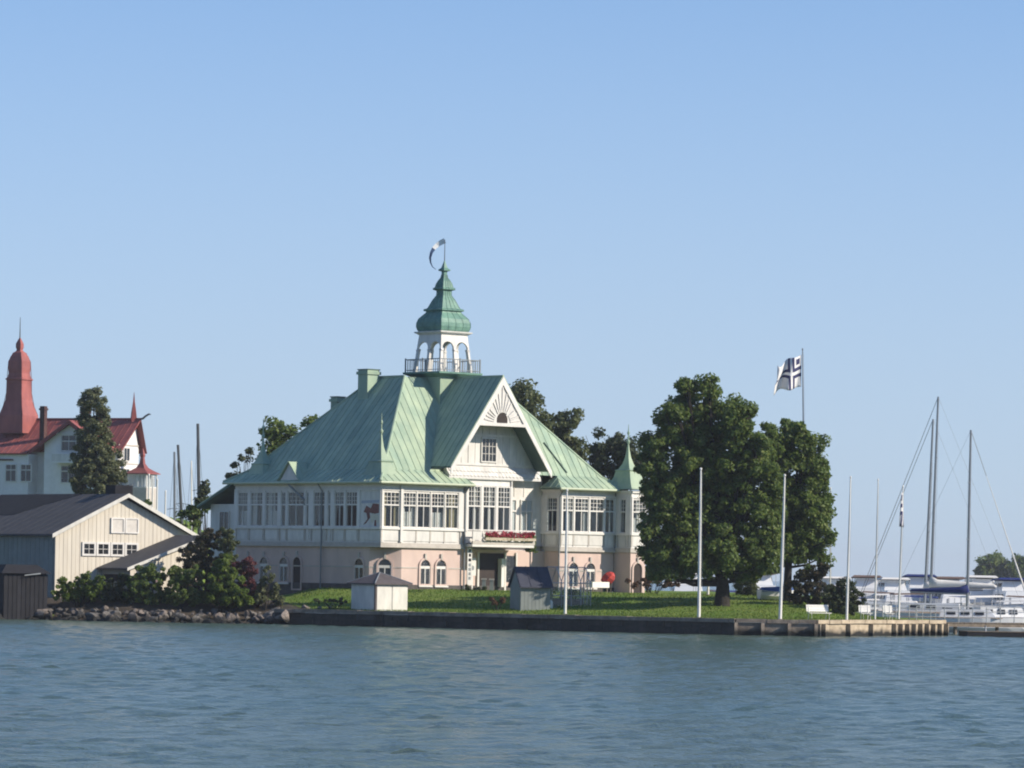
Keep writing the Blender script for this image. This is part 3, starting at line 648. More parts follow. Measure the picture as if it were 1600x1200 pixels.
for i in range(-8, 9):
    t = math.radians(90 - i * 10.2); c, s_ = math.cos(t), math.sin(t); r0 = 0.72
    if abs(i) in (4,): continue
    r1 = r0
    while r1 < 3.0 and abs(c * (r1 + 0.05)) < hw(ZC + s_ * r1) - 0.5 and ZC + s_ * r1 < ZTOP - 0.75: r1 += 0.05
    if r1 - r0 < 0.15: continue
    a, b = Vector((AC + c * r0, GF + 0.055, ZC + 0.02 + s_ * r0)), Vector((AC + c * r1, GF + 0.055, ZC + 0.02 + s_ * r1)); nn = Vector((-s_, 0, c)) * 0.045
    MB().prism([a - nn, b - nn * 0.9, b + nn * 0.9, a + nn], (0, -0.05, 0)).build('fret_slat', 'white_paint', fret)
    if i % 2: a += Vector((0, -0.003, 0)); b = a + (b - a) * 0.86; nn = nn * 1.6; MB().prism([a - nn, b - nn * 0.9, b + nn * 0.9, a + nn], (0, 0.002, 0)).build('fret_gap', 'lead_grey', fret)
# gable wall, boarded, with its flared foot
GWB = 0.42
gwall = MB().prism([(AC - hw(8.35), GWB, 8.35), (AC + hw(8.35), GWB, 8.35), (AC, GWB, ZTOP - 0.1)], (0, 0.15, 0)).build('gable_wall', 'panel_paint', H)
board_wall(gwall, [(AC - hw(8.6) + 0.2, GWB, 8.6), (AC + hw(8.6) - 0.2, GWB, 8.6), (AC, GWB, ZTOP - 0.35)], (1, 0, 0), 0.62, 'panel_paint', 0.035, 0.05, out=(0, -1, 0))
for z in (8.55, 10.55): MB().box(AC - hw(z) + 0.15, AC + hw(z) - 0.15, GWB - 0.07, GWB - 0.002, z - 0.07, z + 0.07).build('rail', 'white_paint', gwall)
FGW = Face((0, GWB), (1, 0), (0, -1))
window(H, FGW, AC - 0.5, AC + 0.9, 8.72, 10.4, 2, None, (4, 3), 0.09, 0.08, glass='dark_pane')
band = MB().prism([(5.9, GWB, 8.42), (5.9, GWB - 0.42, 7.66), (5.9, GWB - 0.42, 7.54), (5.9, GWB + 0.2, 7.54), (5.9, GWB + 0.2, 8.42)], (8.3, 0, 0)).build('flared_foot', 'panel_paint', H)
for i in range(26):                                   # scalloped shingles on the flare
    a = 5.92 + i * 0.318
    for j in range(2):
        z0, z1 = (7.70, 8.06) if j == 0 else (8.02, 8.38); yb = lambda z: GWB - 0.42 * (8.42 - z) / 0.76
        MB().prism([(a + 0.16 * j, yb(z0) - 0.03, z0 + 0.08), (a + 0.16 * j + 0.15, yb(z0) - 0.035, z0), (a + 0.16 * j + 0.30, yb(z0) - 0.03, z0 + 0.08), (a + 0.16 * j + 0.30, yb(z1) - 0.004, z1), (a + 0.16 * j, yb(z1) - 0.004, z1)], (0, 0.02, 0.01)).build('shingle', 'panel_paint', band)
# bay window under the gable
BA0, BA1, BD = 7.45, 11.65, 0.05
MB().box(BA0, BA1, GWB - 0.25, GWB + 0.1, 7.12, 7.54).build('bay_header', 'white_paint', H)
MB().box(BA0, BA1, BD + 0.02, BD + 0.2, 3.2, 4.02).build('bay_wall', 'panel_paint', H)
FBY = Face((0, BD), (1, 0), (0, -1))
bw = (BA1 - BA0 - 0.2) / 3
for i in range(4):
    p = MB(); s = BA0 + 0.05 + i * bw; fbox(p, FBY, s - 0.05, s + 0.12, -0.2, 0.06, 4.02, 7.118); p.build('post', 'white_paint', H)
for i in range(3):
    s = BA0 + 0.17 + i * bw; window(H, FBY, s, s + bw - 0.17, 4.06, 7.1, 2, 5.72, (4, 4), 0.0, 0.07, cur=[(0.0, 0.25, 0.97, 'curtain'), (0.55, 0.78, 0.97, 'curtain')] if i < 2 else [(0.0, 0.2, 0.97, 'curtain')])
MB().box(BA1 - 0.08, BA1 + 0.02, BD + 0.02, 2.0, 3.2, 7.54).build('bay_side', 'panel_paint', H)
MB().box(BA0 + 0.05, BA1 - 0.1, 1.6, 1.7, 3.2, 7.5).build('bay_back', 'interior', H)
# balcony with flower box
bal = MB(); bal.box(7.42, 13.0, -0.75, 2.0, 2.96, 3.14); balcony = bal.build('balcony', 'white_paint', H)
MB().box(7.42, 13.05, -0.78, -0.66, 3.146, 3.36).build('balcony_edge', 'stone_band', balcony)
MB().box(7.5, 13.1, -0.72, -0.66, 4.05, 4.13).build('hand_rail', 'white_paint', balcony)
MB().box(7.45, 8.3, -0.74, -0.66, 3.42, 4.0).build('rail_panel', 'panel_paint', balcony)
for i in range(9): MB().box(8.35 + i * 0.58, 8.41 + i * 0.58, -0.72, -0.66, 3.362, 4.05).build('baluster', 'white_paint', balcony)
MB().box(8.4, 12.95, -1.0, -0.80, 3.42, 3.60).build('flower_box', 'planter', balcony)
cs = np.array([(8.5 + 4.4 * rng.random(), -0.95 + 0.16 * rng.random(), 3.62 + 0.36 * rng.random()) for _ in range(150)])
leaf_cloud('flowers', cs, np.full(150, 0.11), 16, 0.055, 'flower_red', balcony); leaf_cloud('flower_leaves', cs - np.array([0, -0.03, 0.20]), np.full(150, 0.12), 10, 0.06, 'leaf_bright', balcony)
leaf_cloud('vine', np.array([(13.0 + 0.4 * rng.random(), -0.6 + 0.7 * rng.random(), 2.75 + 0.7 * rng.random()) for _ in range(40)]), np.full(40, 0.16), 26, 0.07, 'leaf_linden', balcony)
# entrance
FE = Face((0, 1.6), (1, 0), (0, -1))
dm = MB(); fbox(dm, FE, 10.0, 12.3, 0.0, 0.05, -0.05, 2.55); dm.build('door', 'door_dark', H)
for s0, s1 in ((9.85, 10.0), (12.3, 12.45), (13.35, 13.45)): q = MB(); fbox(q, FE, s0, s1, 0.0, 0.14, -0.1, 2.62); q.build('door_post', 'white_paint', H)
q = MB(); fbox(q, FE, 11.75, 12.0, 0.06, 0.45, 0.25, 2.2); q.build('open_leaf', 'white_paint', H)
q = MB(); fbox(q, FE, 12.45, 13.35, 0.0, 0.04, 0.6, 2.4); q.build('side_window', 'dark_pane', H)
sgn = MB(); sgn.box(7.55, 7.95, -0.12, -0.05, 0.35, 2.9); sg = sgn.build('sign_board', 'panel_paint', H); sg['label'] = 'tall narrow board with dark painted marks by the entrance'
for i, (z, w) in enumerate([(2.68, 0.16), (2.38, 0.2), (2.06, 0.24), (1.72, 0.2), (1.42, 0.22), (1.12, 0.2), (0.82, 0.2)]):
    MB().box(7.75 - w / 2, 7.75 + w / 2, -0.128, -0.122, z - 0.10, z + 0.10).build('sign_mark', 'felt_black' if i < 3 else 'lead_grey', sg)
pq = MB(); pq.box(8.35, 8.95, 0.6, 0.66, 1.0, 2.2); pqo = pq.build('notice_board', 'white_paint', H)
MB().prism([(8.65 + 0.13 * math.cos(t), 0.596, 1.52 + 0.17 * math.sin(t)) for t in np.linspace(0, 2 * math.pi, 14)[:-1]], (0, 0.003, 0)).build('emblem', 'lead_grey', pqo)
MB().box(8.6, 8.7, 0.62, 0.70, -0.2, 1.0).build('board_post', 'white_paint', pqo)
# gablet on the shaded eave
gc, gh = 9.3, 1.05
gb = MB().prism([(-0.45, gc - gh, 7.2), (-0.45, gc + gh, 7.2), (-0.45, gc, 8.45)], (0.1, 0, 0)).build('gablet', 'panel_paint', H)
for s in (-1, 1):
    sheet_roof(gb, [[Vector((-0.6, gc, 8.52)), Vector((-0.6, gc + s * (gh + 0.15), 7.18)), Vector((0.4, gc + s * (gh + 0.15), 7.18)), Vector((2.0, gc, 8.52))]], (1, 0, 0), 'green_metal', w=0.7)
# corner turrets with bell roofs and finials
def bell(a0, a1, b0, b1, zb, name='turret_roof', tall=1.0):
    ca, cb_ = (a0 + a1) / 2, (b0 + b1) / 2; ha, hb = (a1 - a0) / 2, (b1 - b0) / 2
    prof = [(1.14, 0.0), (1.0, 0.10), (0.82, 0.38), (0.64, 0.80), (0.53, 1.25), (0.58, 1.33), (0.42, 1.42), (0.25, 1.78), (0.13, 2.25), (0.07, 2.75), (0.04, 3.1)]
    ring = lambda s, z: [(ca - ha * s, cb_ - hb * s, zb + z * tall), (ca + ha * s, cb_ - hb * s, zb + z * tall), (ca + ha * s, cb_ + hb * s, zb + z * tall), (ca - ha * s, cb_ + hb * s, zb + z * tall)]
    r = MB().rings([ring(s, z) for s, z in prof]).build(name, 'green_metal', H)
    z = zb + 3.05 * tall
    MB().tube([(ca, cb_, z + k) for k in (0, 0.1, 0.25, 0.35, 0.45, 0.75, 0.85, 0.95, 1.05, 1.5)], [0.05, 0.05, 0.12, 0.12, 0.045, 0.04, 0.09, 0.09, 0.035, 0.015], 8).build('finial', 'green_metal', r)
    return r
bell(-0.15, 1.7, -0.15, 2.3, 7.2); bell(0.0, 1.8, 12.8, 15.2, 7.2, tall=0.95)
# right turret, standing forward of the facade
TA0, TA1, TB0 = 21.25, 22.75, -1.6
FT = Face((0, TB0), (1, 0), (0, -1)); FTL = Face((TA0, TB0), (0, 1), (-1, 0))
veranda(FT, TA0, TA1, [(TA0 + 0.12, TA1 - 0.12, 'w')]); veranda(FTL, 0.0, 1.6, [(0.5, 1.1, 'w')])
MB().box(TA1 - 0.1, TA1 - 0.002, TB0, 0.7, 2.79, ZE).build('turret_side', 'panel_paint', H); MB().box(TA0 + 0.2, TA1 - 0.2, -0.4, 0.6, 2.79, 7.0).build('turret_core', 'interior', H)
MB().box(TA0 + 0.05, TA1 - 0.05, TB0 + 0.05, 0.5, -0.6, 2.785).build('turret_base', 'pink_stucco', H); MB().box(TA0 - 0.05, TA1 + 0.05, TB0 - 0.05, 0.5, 2.79, 3.097).build('string_course', 'stone_band', H)
arch_window(Face((0, TB0 + 0.05), (1, 0), (0, -1)), 21.95, 0.8, -0.1, 2.05, 0.0, True)
bell(TA0 - 0.15, TA1 + 0.15, TB0 - 0.15, 1.0, 7.2)
# lower annex at the far left
MB().box(1.2, 6.5, BL, 20.2, -0.6, 5.7).build('annex_wall', 'panel_paint', H)
an = [Vector((0.5, BL - 0.9, 8.0)), Vector((0.5, 20.9, 5.5)), Vector((7.0, 20.9, 5.5)), Vector((7.0, BL - 0.9, 8.0))]
ar = MB().prism(an, (0, 0, -0.15)).build('annex_roof', 'green_under', H); sheet_roof(ar, [an], (1, 0, 0), 'green_metal')
window(H, Face((1.2, BL), (0, 1), (-1, 0)), 2.1, 3.2, 3.9, 5.2, 2, None, (0, 0), 0.065, glass='dark_pane')
# chimneys
def chimney(a, b, h, z0, z1):
    c = MB().box(a - h, a + h, b - h, b + h, z0, z1).build('chimney', 'green_metal', H)
    MB().box(a - h - 0.09, a + h + 0.09, b - h - 0.09, b + h + 0.09, z1 - 0.32, z1 - 0.12).build('chimney_band', 'green_metal', c)
    MB().box(a - h - 0.05, a + h + 0.05, b - h - 0.05, b + h + 0.05, z1 + 0.002, z1 + 0.06).build('chimney_cap', 'green_under', c)
chimney(5.3, 8.0, 0.52, 11.5, 15.0); chimney(6.2, 12.4, 0.36, 9.5, 13.25)
# downpipes
for a, b, z0, z1 in ((-0.1, 6.2, 0.0, 7.0), (7.27, -0.1, 0.0, 7.0), (15.95, -0.05, 0.0, 7.0)):
    MB().tube([(a - (0.35 if b > 1 else 0), b - (0 if b > 1 else 0.35), z1), (a, b, z1 - 0.45), (a, b, z0)], 0.055, 8).build('downpipe', 'lead_grey', H)
MB().tube([(-0.55, 9.3, 7.0), (-0.12, 8.1, 5.95), (-0.1, 8.1, 5.6)], 0.08, 8).build('downpipe', 'lead_grey', H)
# roof ladder marks on the right slope
for t in (0.0,):
    p = lambda u, v: K(18.3, g0).lerp(T(13.2, h0), u) + Vector((v, 0, 0.12))
    MB().tube([p(0.02, -0.9), p(0.34, -0.2)], 0.07, 5).build('snow_guard', 'green_under', roof)

# ---- lantern tower
def sq(h, z): return [(AC - h, TB - h, z), (AC + h, TB - h, z), (AC + h, TB + h, z), (AC - h, TB + h, z)]
ZD = 14.92
MB().rings([sq(1.42, 11.2), sq(1.42, ZD - 0.35)]).build('tower_shaft', 'green_metal', H)
deck = MB().rings([sq(1.45, ZD - 0.36), sq(1.95, ZD - 0.12), sq(1.95, ZD)]).build('tower_deck', 'copper_green', H)
for k in range(4):
    c, s = [(0, -1), (1, 0), (0, 1), (-1, 0)][k]; F = Face((AC, TB), (-s, c), (c, s)); hr = 1.82
    q = MB(); fbox(q, F, -hr, hr, hr - 0.025, hr + 0.025, ZD + 0.84, ZD + 0.90); fbox(q, F, -hr, hr, hr - 0.02, hr + 0.02, ZD + 0.12, ZD + 0.16); rl = q.build('railing', 'lead_grey', H)
    for i in range(17):
        s_ = -hr + 2 * hr * i / 16; q = MB(); w = 0.04 if i % 8 == 0 else 0.014; fbox(q, F, s_ - w, s_ + w, hr - w * 0.9, hr + w * 0.9, ZD, ZD + (0.96 if i % 8 == 0 else 0.84)); q.build('baluster', 'lead_grey', rl)
    # arcade: two arches on each side, splayed inwards
    z0, zs, z1 = ZD + 0.003, ZD + 1.62, ZD + 2.6; hh = lambda z: lerp(1.46, 1.18, (z - ZD) / 2.6)
    V = lambda s, z, d=0.0: F.pt(s * hh(z), hh(z) + d, z)
    wp = 0.09
    for sgn in (-1, 0):
        a, b = (-1.0, 0.0) if sgn == -1 else (0.0, 1.0)
        cen, rr = (a + b) / 2, (b - a) / 2 - wp
        arc = [(cen - rr * math.cos(math.pi * i / 10), zs + rr * 1.2 * math.sin(math.pi * i / 10)) for i in range(11)]
        q = MB()
        for (sa, za), (sb, zb) in zip(arc, arc[1:]):
            q.hexa([V(sa, za), V(sb, zb), V(sb, zb, -0.14), V(sa, za, -0.14), V(sa, z1), V(sb, z1), V(sb, z1, -0.14), V(sa, z1, -0.14)])
        for sa, sb in ((a + 0.002, cen - rr), (cen + rr, b - 0.002)): q.hexa([V(sa, zs), V(sb, zs), V(sb, zs, -0.14), V(sa, zs, -0.14), V(sa, z1), V(sb, z1), V(sb, z1, -0.14), V(sa, z1, -0.14)])
        q.build('arch', 'white_paint', H)
    for s in (-1.0, 0.0):
        q = MB(); s0, s1 = (s, s + 2 * wp) if s < 0 else (-wp, wp)
        q.hexa([V(s0, z0), V(s1, z0), V(s1, z0, -0.17), V(s0, z0, -0.17), V(s0, zs), V(s1, zs), V(s1, zs, -0.17), V(s0, zs, -0.17)])
        q.hexa([V(s0, zs - 0.14, 0.05), V(s1, zs - 0.14, 0.05), V(s1, zs - 0.14, -0.2), V(s0, zs - 0.14, -0.2), V(s0, zs - 0.05, 0.05), V(s1, zs - 0.05, 0.05), V(s1, zs - 0.05, -0.2), V(s0, zs - 0.05, -0.2)]); q.build('column', 'white_paint', H)
MB().rings([sq(1.22, ZD + 2.585), sq(1.26, ZD + 2.64), sq(1.42, ZD + 2.72), sq(1.44, ZD + 2.80), sq(1.2, ZD + 2.84)]).build('tower_cornice', 'white_paint', H)
prof = [(1.20, 0.0), (1.27, 0.10), (1.33, 0.32), (1.32, 0.58), (1.22, 0.86), (1.02, 1.10), (0.88, 1.26), (0.84, 1.38), (0.98, 1.43), (0.98, 1.51), (0.80, 1.58), (0.68, 1.85), (0.56, 2.15), (0.43, 2.38), (0.37, 2.50), (0.36, 2.82), (0.54, 2.90), (0.54, 2.98), (0.44, 3.04), (0.40, 3.25), (0.30, 3.50), (0.18, 3.70), (0.14, 3.92), (0.14, 4.14), (0.30, 4.20), (0.30, 4.27), (0.16, 4.40), (0.05, 4.78), (0.03, 4.9)]
ZQ = ZD + 2.84
cup = MB().rings([sq(h, ZQ + z) for h, z in prof]).build('cupola', 'copper_green', H)
for k in range(4):                                    # seams on each face of the cupola
    c, s = [(0, -1), (1, 0), (0, 1), (-1, 0)][k]; F = Face((AC, TB), (-s, c), (c, s))
    for u in (-1, -0.5, 0, 0.5, 1):
        if u == -1: continue
        MB().tube([F.pt(u * h, h + 0.005, ZQ + z) for h, z in prof[:-6]], 0.022, 4).build('seam', 'copper_green', cup)
MB().tube([(AC, TB, ZQ + 4.85), (AC, TB, ZQ + 6.35)], [0.035, 0.02], 6).build('flag_staff', 'mast_dark', H)
# streaming pennant at the staff head (a ribbon that curls back under itself)
mat('pennant_white', (0.78, 0.78, 0.76), 0.8, 0.05); mat('pennant_blue', (0.05, 0.09, 0.18), 0.8, 0.1)
pp = [(0.0, 6.28), (-0.28, 6.15), (-0.52, 5.98), (-0.76, 5.72), (-0.92, 5.42), (-1.0, 5.08), (-0.96, 4.75), (-0.82, 4.46), (-0.58, 4.28)]
wd_ = [0.36, 0.34, 0.30, 0.26, 0.20, 0.15, 0.10, 0.06, 0.03]
L2 = Vector((0.749, -0.663, 0))                       # across the line of sight, in villa space
def ribbon(i0, i1, name, m):
    q = MB(); vs = []
    for i in range(i0, i1 + 1):
        x, z = pp[i]; p = Vector((AC, TB, ZQ + z)) + L2 * x + Vector((0.66, 0.75, 0)) * 0.10 * math.sin(i * 1.1)
        nx_ = pp[min(i + 1, 8)][0] - pp[max(i - 1, 0)][0]; nz_ = pp[min(i + 1, 8)][1] - pp[max(i - 1, 0)][1]; l = math.hypot(nx_, nz_)
        up = (L2 * (-nz_ / l) + Vector((0, 0, nx_ / l))) * (-wd_[i] / 2); th = Vector((0.66, 0.75, 0)) * 0.012
        vs.append([p + up - th, p + up + th, p - up + th, p - up - th])
    return q.rings(vs).build(name, m, H)
ribbon(0, 3, 'pennant_head', 'pennant_white'); ribbon(3, 8, 'pennant_tail', 'pennant_blue')
# ------------------------------------------------------------------ trees
def tree(name, label, cat, base, blobs, m, trunk_r, per=100, size=0.15, dens=3.0, rmin=0.35, rmax=0.8, group=None, fork=None, inner=0.5, smax=None, bark='bark'):
    """blobs: world ellipsoids (x,y,z,rx,ry,rz)"""
    t = thing(name, label, cat, base, 0, group); b = np.array(base)
    lb = [(x - b[0], y - b[1], z - b[2], rx, ry, rz) for x, y, z, rx, ry, rz in blobs]
    top = max(q[2] + q[5] for q in lb); fk = fork or top * 0.28
    mb = MB(); cx = np.mean([q[0] for q in lb]); cy = np.mean([q[1] for q in lb])
    mb.tube([(0, 0, -0.5), (0.02, 0, 0.0), (0.05, 0.02, fk * 0.5), (cx * 0.1, cy * 0.1, fk), (cx * 0.5, cy * 0.5, lerp(fk, top, 0.5)), (cx * 0.8, cy * 0.8, top * 0.86)], [trunk_r * 1.5, trunk_r * 1.25, trunk_r, trunk_r * 0.9, trunk_r * 0.45, trunk_r * 0.08], 9)
    mb.build('trunk', bark, t, True)
    br = MB()
    for (x, y, z, rx, ry, rz) in lb:
        h0 = min(z * 0.75, fk * R.uniform(0.8, 1.5)); p0 = Vector((cx * 0.1, cy * 0.1, h0)); p1 = Vector((x, y, z)); mid = p0.lerp(p1, 0.5) + Vector((0, 0, -0.08 * (p1 - p0).length))
        br.tube([p0, mid, p1], [trunk_r * 0.42, trunk_r * 0.28, trunk_r * 0.1], 6)
        for _ in range(4):
            d = Vector((R.gauss(0, 1) * rx, R.gauss(0, 1) * ry, R.gauss(0, 1) * rz)) * 0.45; br.tube([mid.lerp(p1, R.uniform(0.2, 1)), p1 + d], [trunk_r * 0.1, 0.015], 4)
    br.build('branches', bark, t, True)
    c, r = blob_clumps(lb, dens, rmin, rmax, inner)
    leaf_cloud('crown', c, r, per, size, m, t)
    return t
def pxblobs(lst, Y, squash=1.0, jit=1.2, grow=1.0):
    out = []; s = Y / FPX
    for px, py, rx, ry in lst:
        p = at(px, py, Y); out.append((p.x, Y + R.uniform(-jit, jit), p.z, rx * s * grow, rx * s * squash * grow, ry * s * grow))
    return out
LT = [(1090, 622, 38, 34), (1062, 670, 44, 42), (1118, 664, 44, 40), (1150, 672, 34, 40), (1036, 730, 42, 46), (1086, 724, 44, 44), (1140, 728, 46, 46), (1176, 722, 30, 46), (1032, 790, 30, 42), (1064, 800, 46, 50), (1118, 800, 50, 50), (1166, 796, 42, 52), (1034, 852, 30, 40), (1060, 866, 50, 32), (1112, 856, 52, 38), (1166, 862, 44, 40), (1150, 650, 22, 22)]
LT += [(1072, 600, 14, 12), (1108, 598, 14, 12), (1046, 636, 14, 14), (1146, 632, 16, 12), (1168, 640, 12, 12), (1020, 690, 16, 16), (1014, 735, 13, 15), (1009, 772, 11, 14), (1009, 830, 12, 16), (1012, 868, 12, 16), (1030, 893, 18, 10), (1185, 690, 12, 16), (1140, 895, 18, 9), (1060, 645, 12, 12), (1190, 700, 18, 26), (1196, 745, 24, 34), (1200, 790, 26, 36), (1198, 835, 26, 36), (1194, 880, 26, 22), (1022, 892, 16, 10), (1090, 892, 26, 10), (1040, 900, 18, 8), (1165, 898, 22, 9), (1100, 700, 40, 40), (1060, 760, 40, 40), (1130, 770, 44, 44)]
tree('linden_tree', 'tall broad dark green linden with the thick trunk on the lawn', 'tree', gp(1128, 262.5, 940), pxblobs(LT, 262.5, 1.0, 1.6, 0.98), 'leaf_linden', 0.42, 115, 0.115, 7.2, 0.30, 0.66, fork=2.3, inner=0.35)
LT2 = [(1236, 690, 30, 32), (1256, 708, 26, 34), (1216, 730, 32, 38), (1256, 752, 34, 40), (1280, 756, 18, 34), (1222, 790, 38, 44), (1262, 806, 34, 44), (1282, 820, 16, 36), (1218, 850, 40, 36), (1258, 862, 34, 32), (1206, 690, 18, 22)]
LT2 += [(1232, 662, 10, 9), (1250, 672, 10, 10), (1270, 690, 9, 12), (1288, 722, 9, 12), (1293, 780, 8, 12), (1294, 842, 8, 12), (1200, 668, 8, 10), (1286, 870, 12, 10)]
tree('linden_tree', 'lower rounder linden close behind the tall one, toward the marina', 'tree', gp(1229, 266.5, 940), pxblobs(LT2, 266.5, 1.0, 1.2, 0.98), 'leaf_linden', 0.26, 115, 0.115, 7.2, 0.30, 0.64, fork=2.4, inner=0.35)
Yb = 322
def bgtree(px, py0, lst, m, label, Y=Yb, r=0.3, per=95, size=0.15, dens=4.2, grow=1.0):
    return tree('background_tree', label, 'tree', Vector((at(px, 900, Y).x, Y, ground(at(px, 900, Y).x, Y) if Y < 345 else 2.0)), pxblobs(lst, Y, 0.9, 0.8, grow), m, r, per, size, dens, 0.4, 0.9, 'trees rising behind the green-roofed villa')
bgtree(822, 0, [(818, 626, 26, 28), (832, 660, 26, 30), (808, 660, 22, 30), (830, 705, 30, 36), (806, 720, 30, 40)], 'leaf_olive', 'olive green treetop showing just right of the steep white gable')
bgtree(884, 0, [(872, 668, 20, 22), (888, 655, 15, 20), (876, 702, 28, 28), (902, 712, 18, 26), (860, 730, 30, 30), (892, 742, 30, 24), (845, 690, 15, 26)], 'leaf_olive', 'ragged dark tree above the right roof slope of the villa', 326)
bgtree(945, 0, [(934, 694, 18, 22), (950, 712, 24, 26), (932, 735, 24, 26), (972, 690, 16, 18), (985, 706, 16, 24), (976, 735, 26, 26), (996, 738, 20, 24)], 'leaf_dark', 'dense dark tree behind the right corner turret finial', 328)
bgtree(436, 0, [(436, 674, 22, 20), (424, 690, 20, 18), (452, 698, 26, 20), (474, 694, 14, 12), (430, 718, 28, 20), (486, 662, 8, 7)], 'leaf_linden', 'dark green treetop behind the shaded left roof slope', 318)
tree('leaning_branch_tree', 'thin dark twiggy tree at the far left end of the green roof', 'tree', gp(376, 300, 900), pxblobs([(382, 716, 9, 4), (370, 730, 8, 4), (388, 706, 5, 4), (362, 742, 7, 4)], 300, 1, 0.3), 'leaf_dark', 0.12, 40, 0.12, 3.0, 0.2, 0.4)
tree('birch_tree', 'tall slim grey-green birch before the red-roofed villa', 'tree', Vector((at(152, 800, 330).x, 330, ground(-30, 330) - 0.2)), pxblobs([(146, 622, 12, 16), (134, 634, 10, 10), (152, 650, 20, 24), (134, 668, 14, 18), (162, 672, 14, 22), (146, 700, 28, 30), (168, 715, 20, 28), (130, 722, 16, 26), (150, 745, 34, 26), (178, 745, 16, 24), (126, 752, 14, 20), (150, 780, 32, 24)], 330, 1.0, 0.6, 1.12), 'leaf_birch', 0.25, 130, 0.10, 6.5, 0.25, 0.55, fork=4.0, inner=0.35)
for px, lst, m, lab in ((238, [(232, 800, 14, 16), (246, 808, 14, 16), (226, 815, 14, 14)], 'leaf_linden', 'small green tree behind the boathouse under the red turret'),
                        (300, [(288, 795, 16, 14), (304, 802, 16, 18), (318, 790, 10, 12), (296, 815, 18, 14)], 'leaf_linden', 'small green tree between the boathouse and the shaded annex'),
                        (322, [(318, 762, 10, 8), (324, 775, 12, 12), (314, 778, 10, 10)], 'leaf_dark', 'dark bushy treetop beside the tallest mast')):
    tree('small_tree', lab, 'tree', gp(px, 306, 900), pxblobs(lst, 306, 1, 0.4), m, 0.1, 60, 0.14, 3.5, 0.25, 0.5)

# ------------------------------------------------------------------ shrubs
def shrub(label, px, Y, lst, m, per=80, size=0.085, dens=14.0, rmin=0.14, rmax=0.32, name='shrub', blossom=0):
    base = gp(px, Y, 940); t = thing(name, label, 'shrub', base)
    bl = [(x - base.x, y - base.y, z - base.z, rx, ry, rz) for x, y, z, rx, ry, rz in pxblobs(lst, Y, 0.9, 0.3)]
    st = MB()
    for x, y, z, rx, ry, rz in bl:
        for _ in range(3): st.tube([(R.uniform(-0.15, 0.15), R.uniform(-0.15, 0.15), -0.3), (x * 0.5 + R.uniform(-.2, .2), y * 0.5, max(0.1, z * 0.6)), (x + R.uniform(-.5, .5) * rx, y, z + rz * 0.3)], [0.03, 0.02, 0.008], 4)
    st.build('stems', 'bark', t)
    c, r = blob_clumps(bl, dens, rmin, rmax, 0.3); leaf_cloud('foliage', c, r, per, size, m, t)
    if blossom: k = rng.choice(len(c), min(blossom, len(c)), False); leaf_cloud('blossoms', c[k] + np.array([0, -0.3, 0.05]), np.full(len(k), 0.09), 12, 0.05, 'blossom', t)
    return t
shrub('yellow-green bush below the cream gable wall', 128, 266.5, [(105, 918, 18, 16), (130, 912, 20, 18), (150, 915, 18, 18), (98, 928, 14, 12), (120, 930, 20, 12), (145, 932, 20, 12)], 'leaf_bright', blossom=4)
shrub('low dark bush under the lean-to shed', 180, 266.8, [(172, 918, 18, 18), (196, 912, 16, 18), (188, 930, 22, 14), (168, 934, 16, 10), (208, 934, 18, 12)], 'leaf_dark')
shrub('mid green bush beside the lean-to lit wall', 236, 266.2, [(224, 906, 22, 22), (246, 900, 18, 20), (214, 922, 20, 16), (244, 926, 22, 16), (232, 936, 26, 11)], 'leaf_linden', blossom=3)
shrub('green bush at the middle of the shore thicket', 286, 266.0, [(276, 908, 22, 20), (300, 902, 20, 20), (285, 928, 26, 16), (266, 934, 20, 12), (304, 936, 22, 12)], 'leaf_linden')
shrub('tall dark rose thicket with a few pale blossoms', 300, 268.5, [(300, 866, 18, 18), (312, 852, 16, 16), (326, 842, 20, 22), (320, 872, 26, 26), (290, 896, 24, 24), (330, 905, 26, 26), (300, 925, 26, 18), (330, 932, 22, 14)], 'leaf_rose', blossom=9)
shrub('slender grey-green shrub before the shaded villa wall', 360, 268.0, [(356, 832, 10, 16), (358, 858, 16, 18), (364, 884, 16, 20), (350, 850, 10, 16)], 'leaf_olive')
shrub('bright leafy green bush in the shore thicket', 352, 265.6, [(346, 886, 16, 20), (340, 910, 18, 18), (364, 904, 16, 20), (352, 928, 24, 18), (374, 928, 12, 16), (334, 935, 16, 12), (358, 940, 24, 10), (384, 940, 14, 10)], 'leaf_bright', size=0.10)
shrub('dark red-leaved shrub standing beside the bright green bush', 386, 267.2, [(378, 882, 14, 14), (390, 892, 14, 18), (384, 912, 14, 20), (398, 918, 12, 18), (392, 935, 16, 12)], 'leaf_red')
shrub('thin olive shrub at the end of the shore thicket', 416, 266.5, [(418, 900, 9, 16), (410, 918, 10, 18), (424, 926, 12, 16), (408, 936, 14, 12), (432, 938, 12, 8)], 'leaf_birch')
shrub('dark clipped bush near the marina railing', 1322, 262, [(1318, 920, 22, 20), (1304, 935, 20, 20), (1336, 940, 14, 18), (1320, 948, 22, 10)], 'leaf_dark', dens=20)
shrub('loose brownish bush under the right linden crown', 1278, 264, [(1264, 905, 18, 18), (1282, 892, 14, 16), (1256, 926, 18, 20), (1282, 925, 18, 22), (1240, 920, 14, 22)], 'leaf_rose', dens=16)
shrub('grey-green bush just right of the thick linden trunk', 1165, 275, [(1158, 908, 16, 14), (1180, 912, 14, 14), (1168, 924, 22, 12)], 'leaf_olive')
shrub('rust-brown flower bed beyond the right turret', 1020, 290, [(992, 910, 10, 8), (1012, 908, 12, 10), (1036, 910, 14, 9), (1052, 913, 10, 8)], 'leaf_rust', dens=9)
shrub('green bush behind the rust-brown flower bed', 1012, 296, [(1010, 890, 12, 16), (1022, 900, 12, 12)], 'leaf_olive')
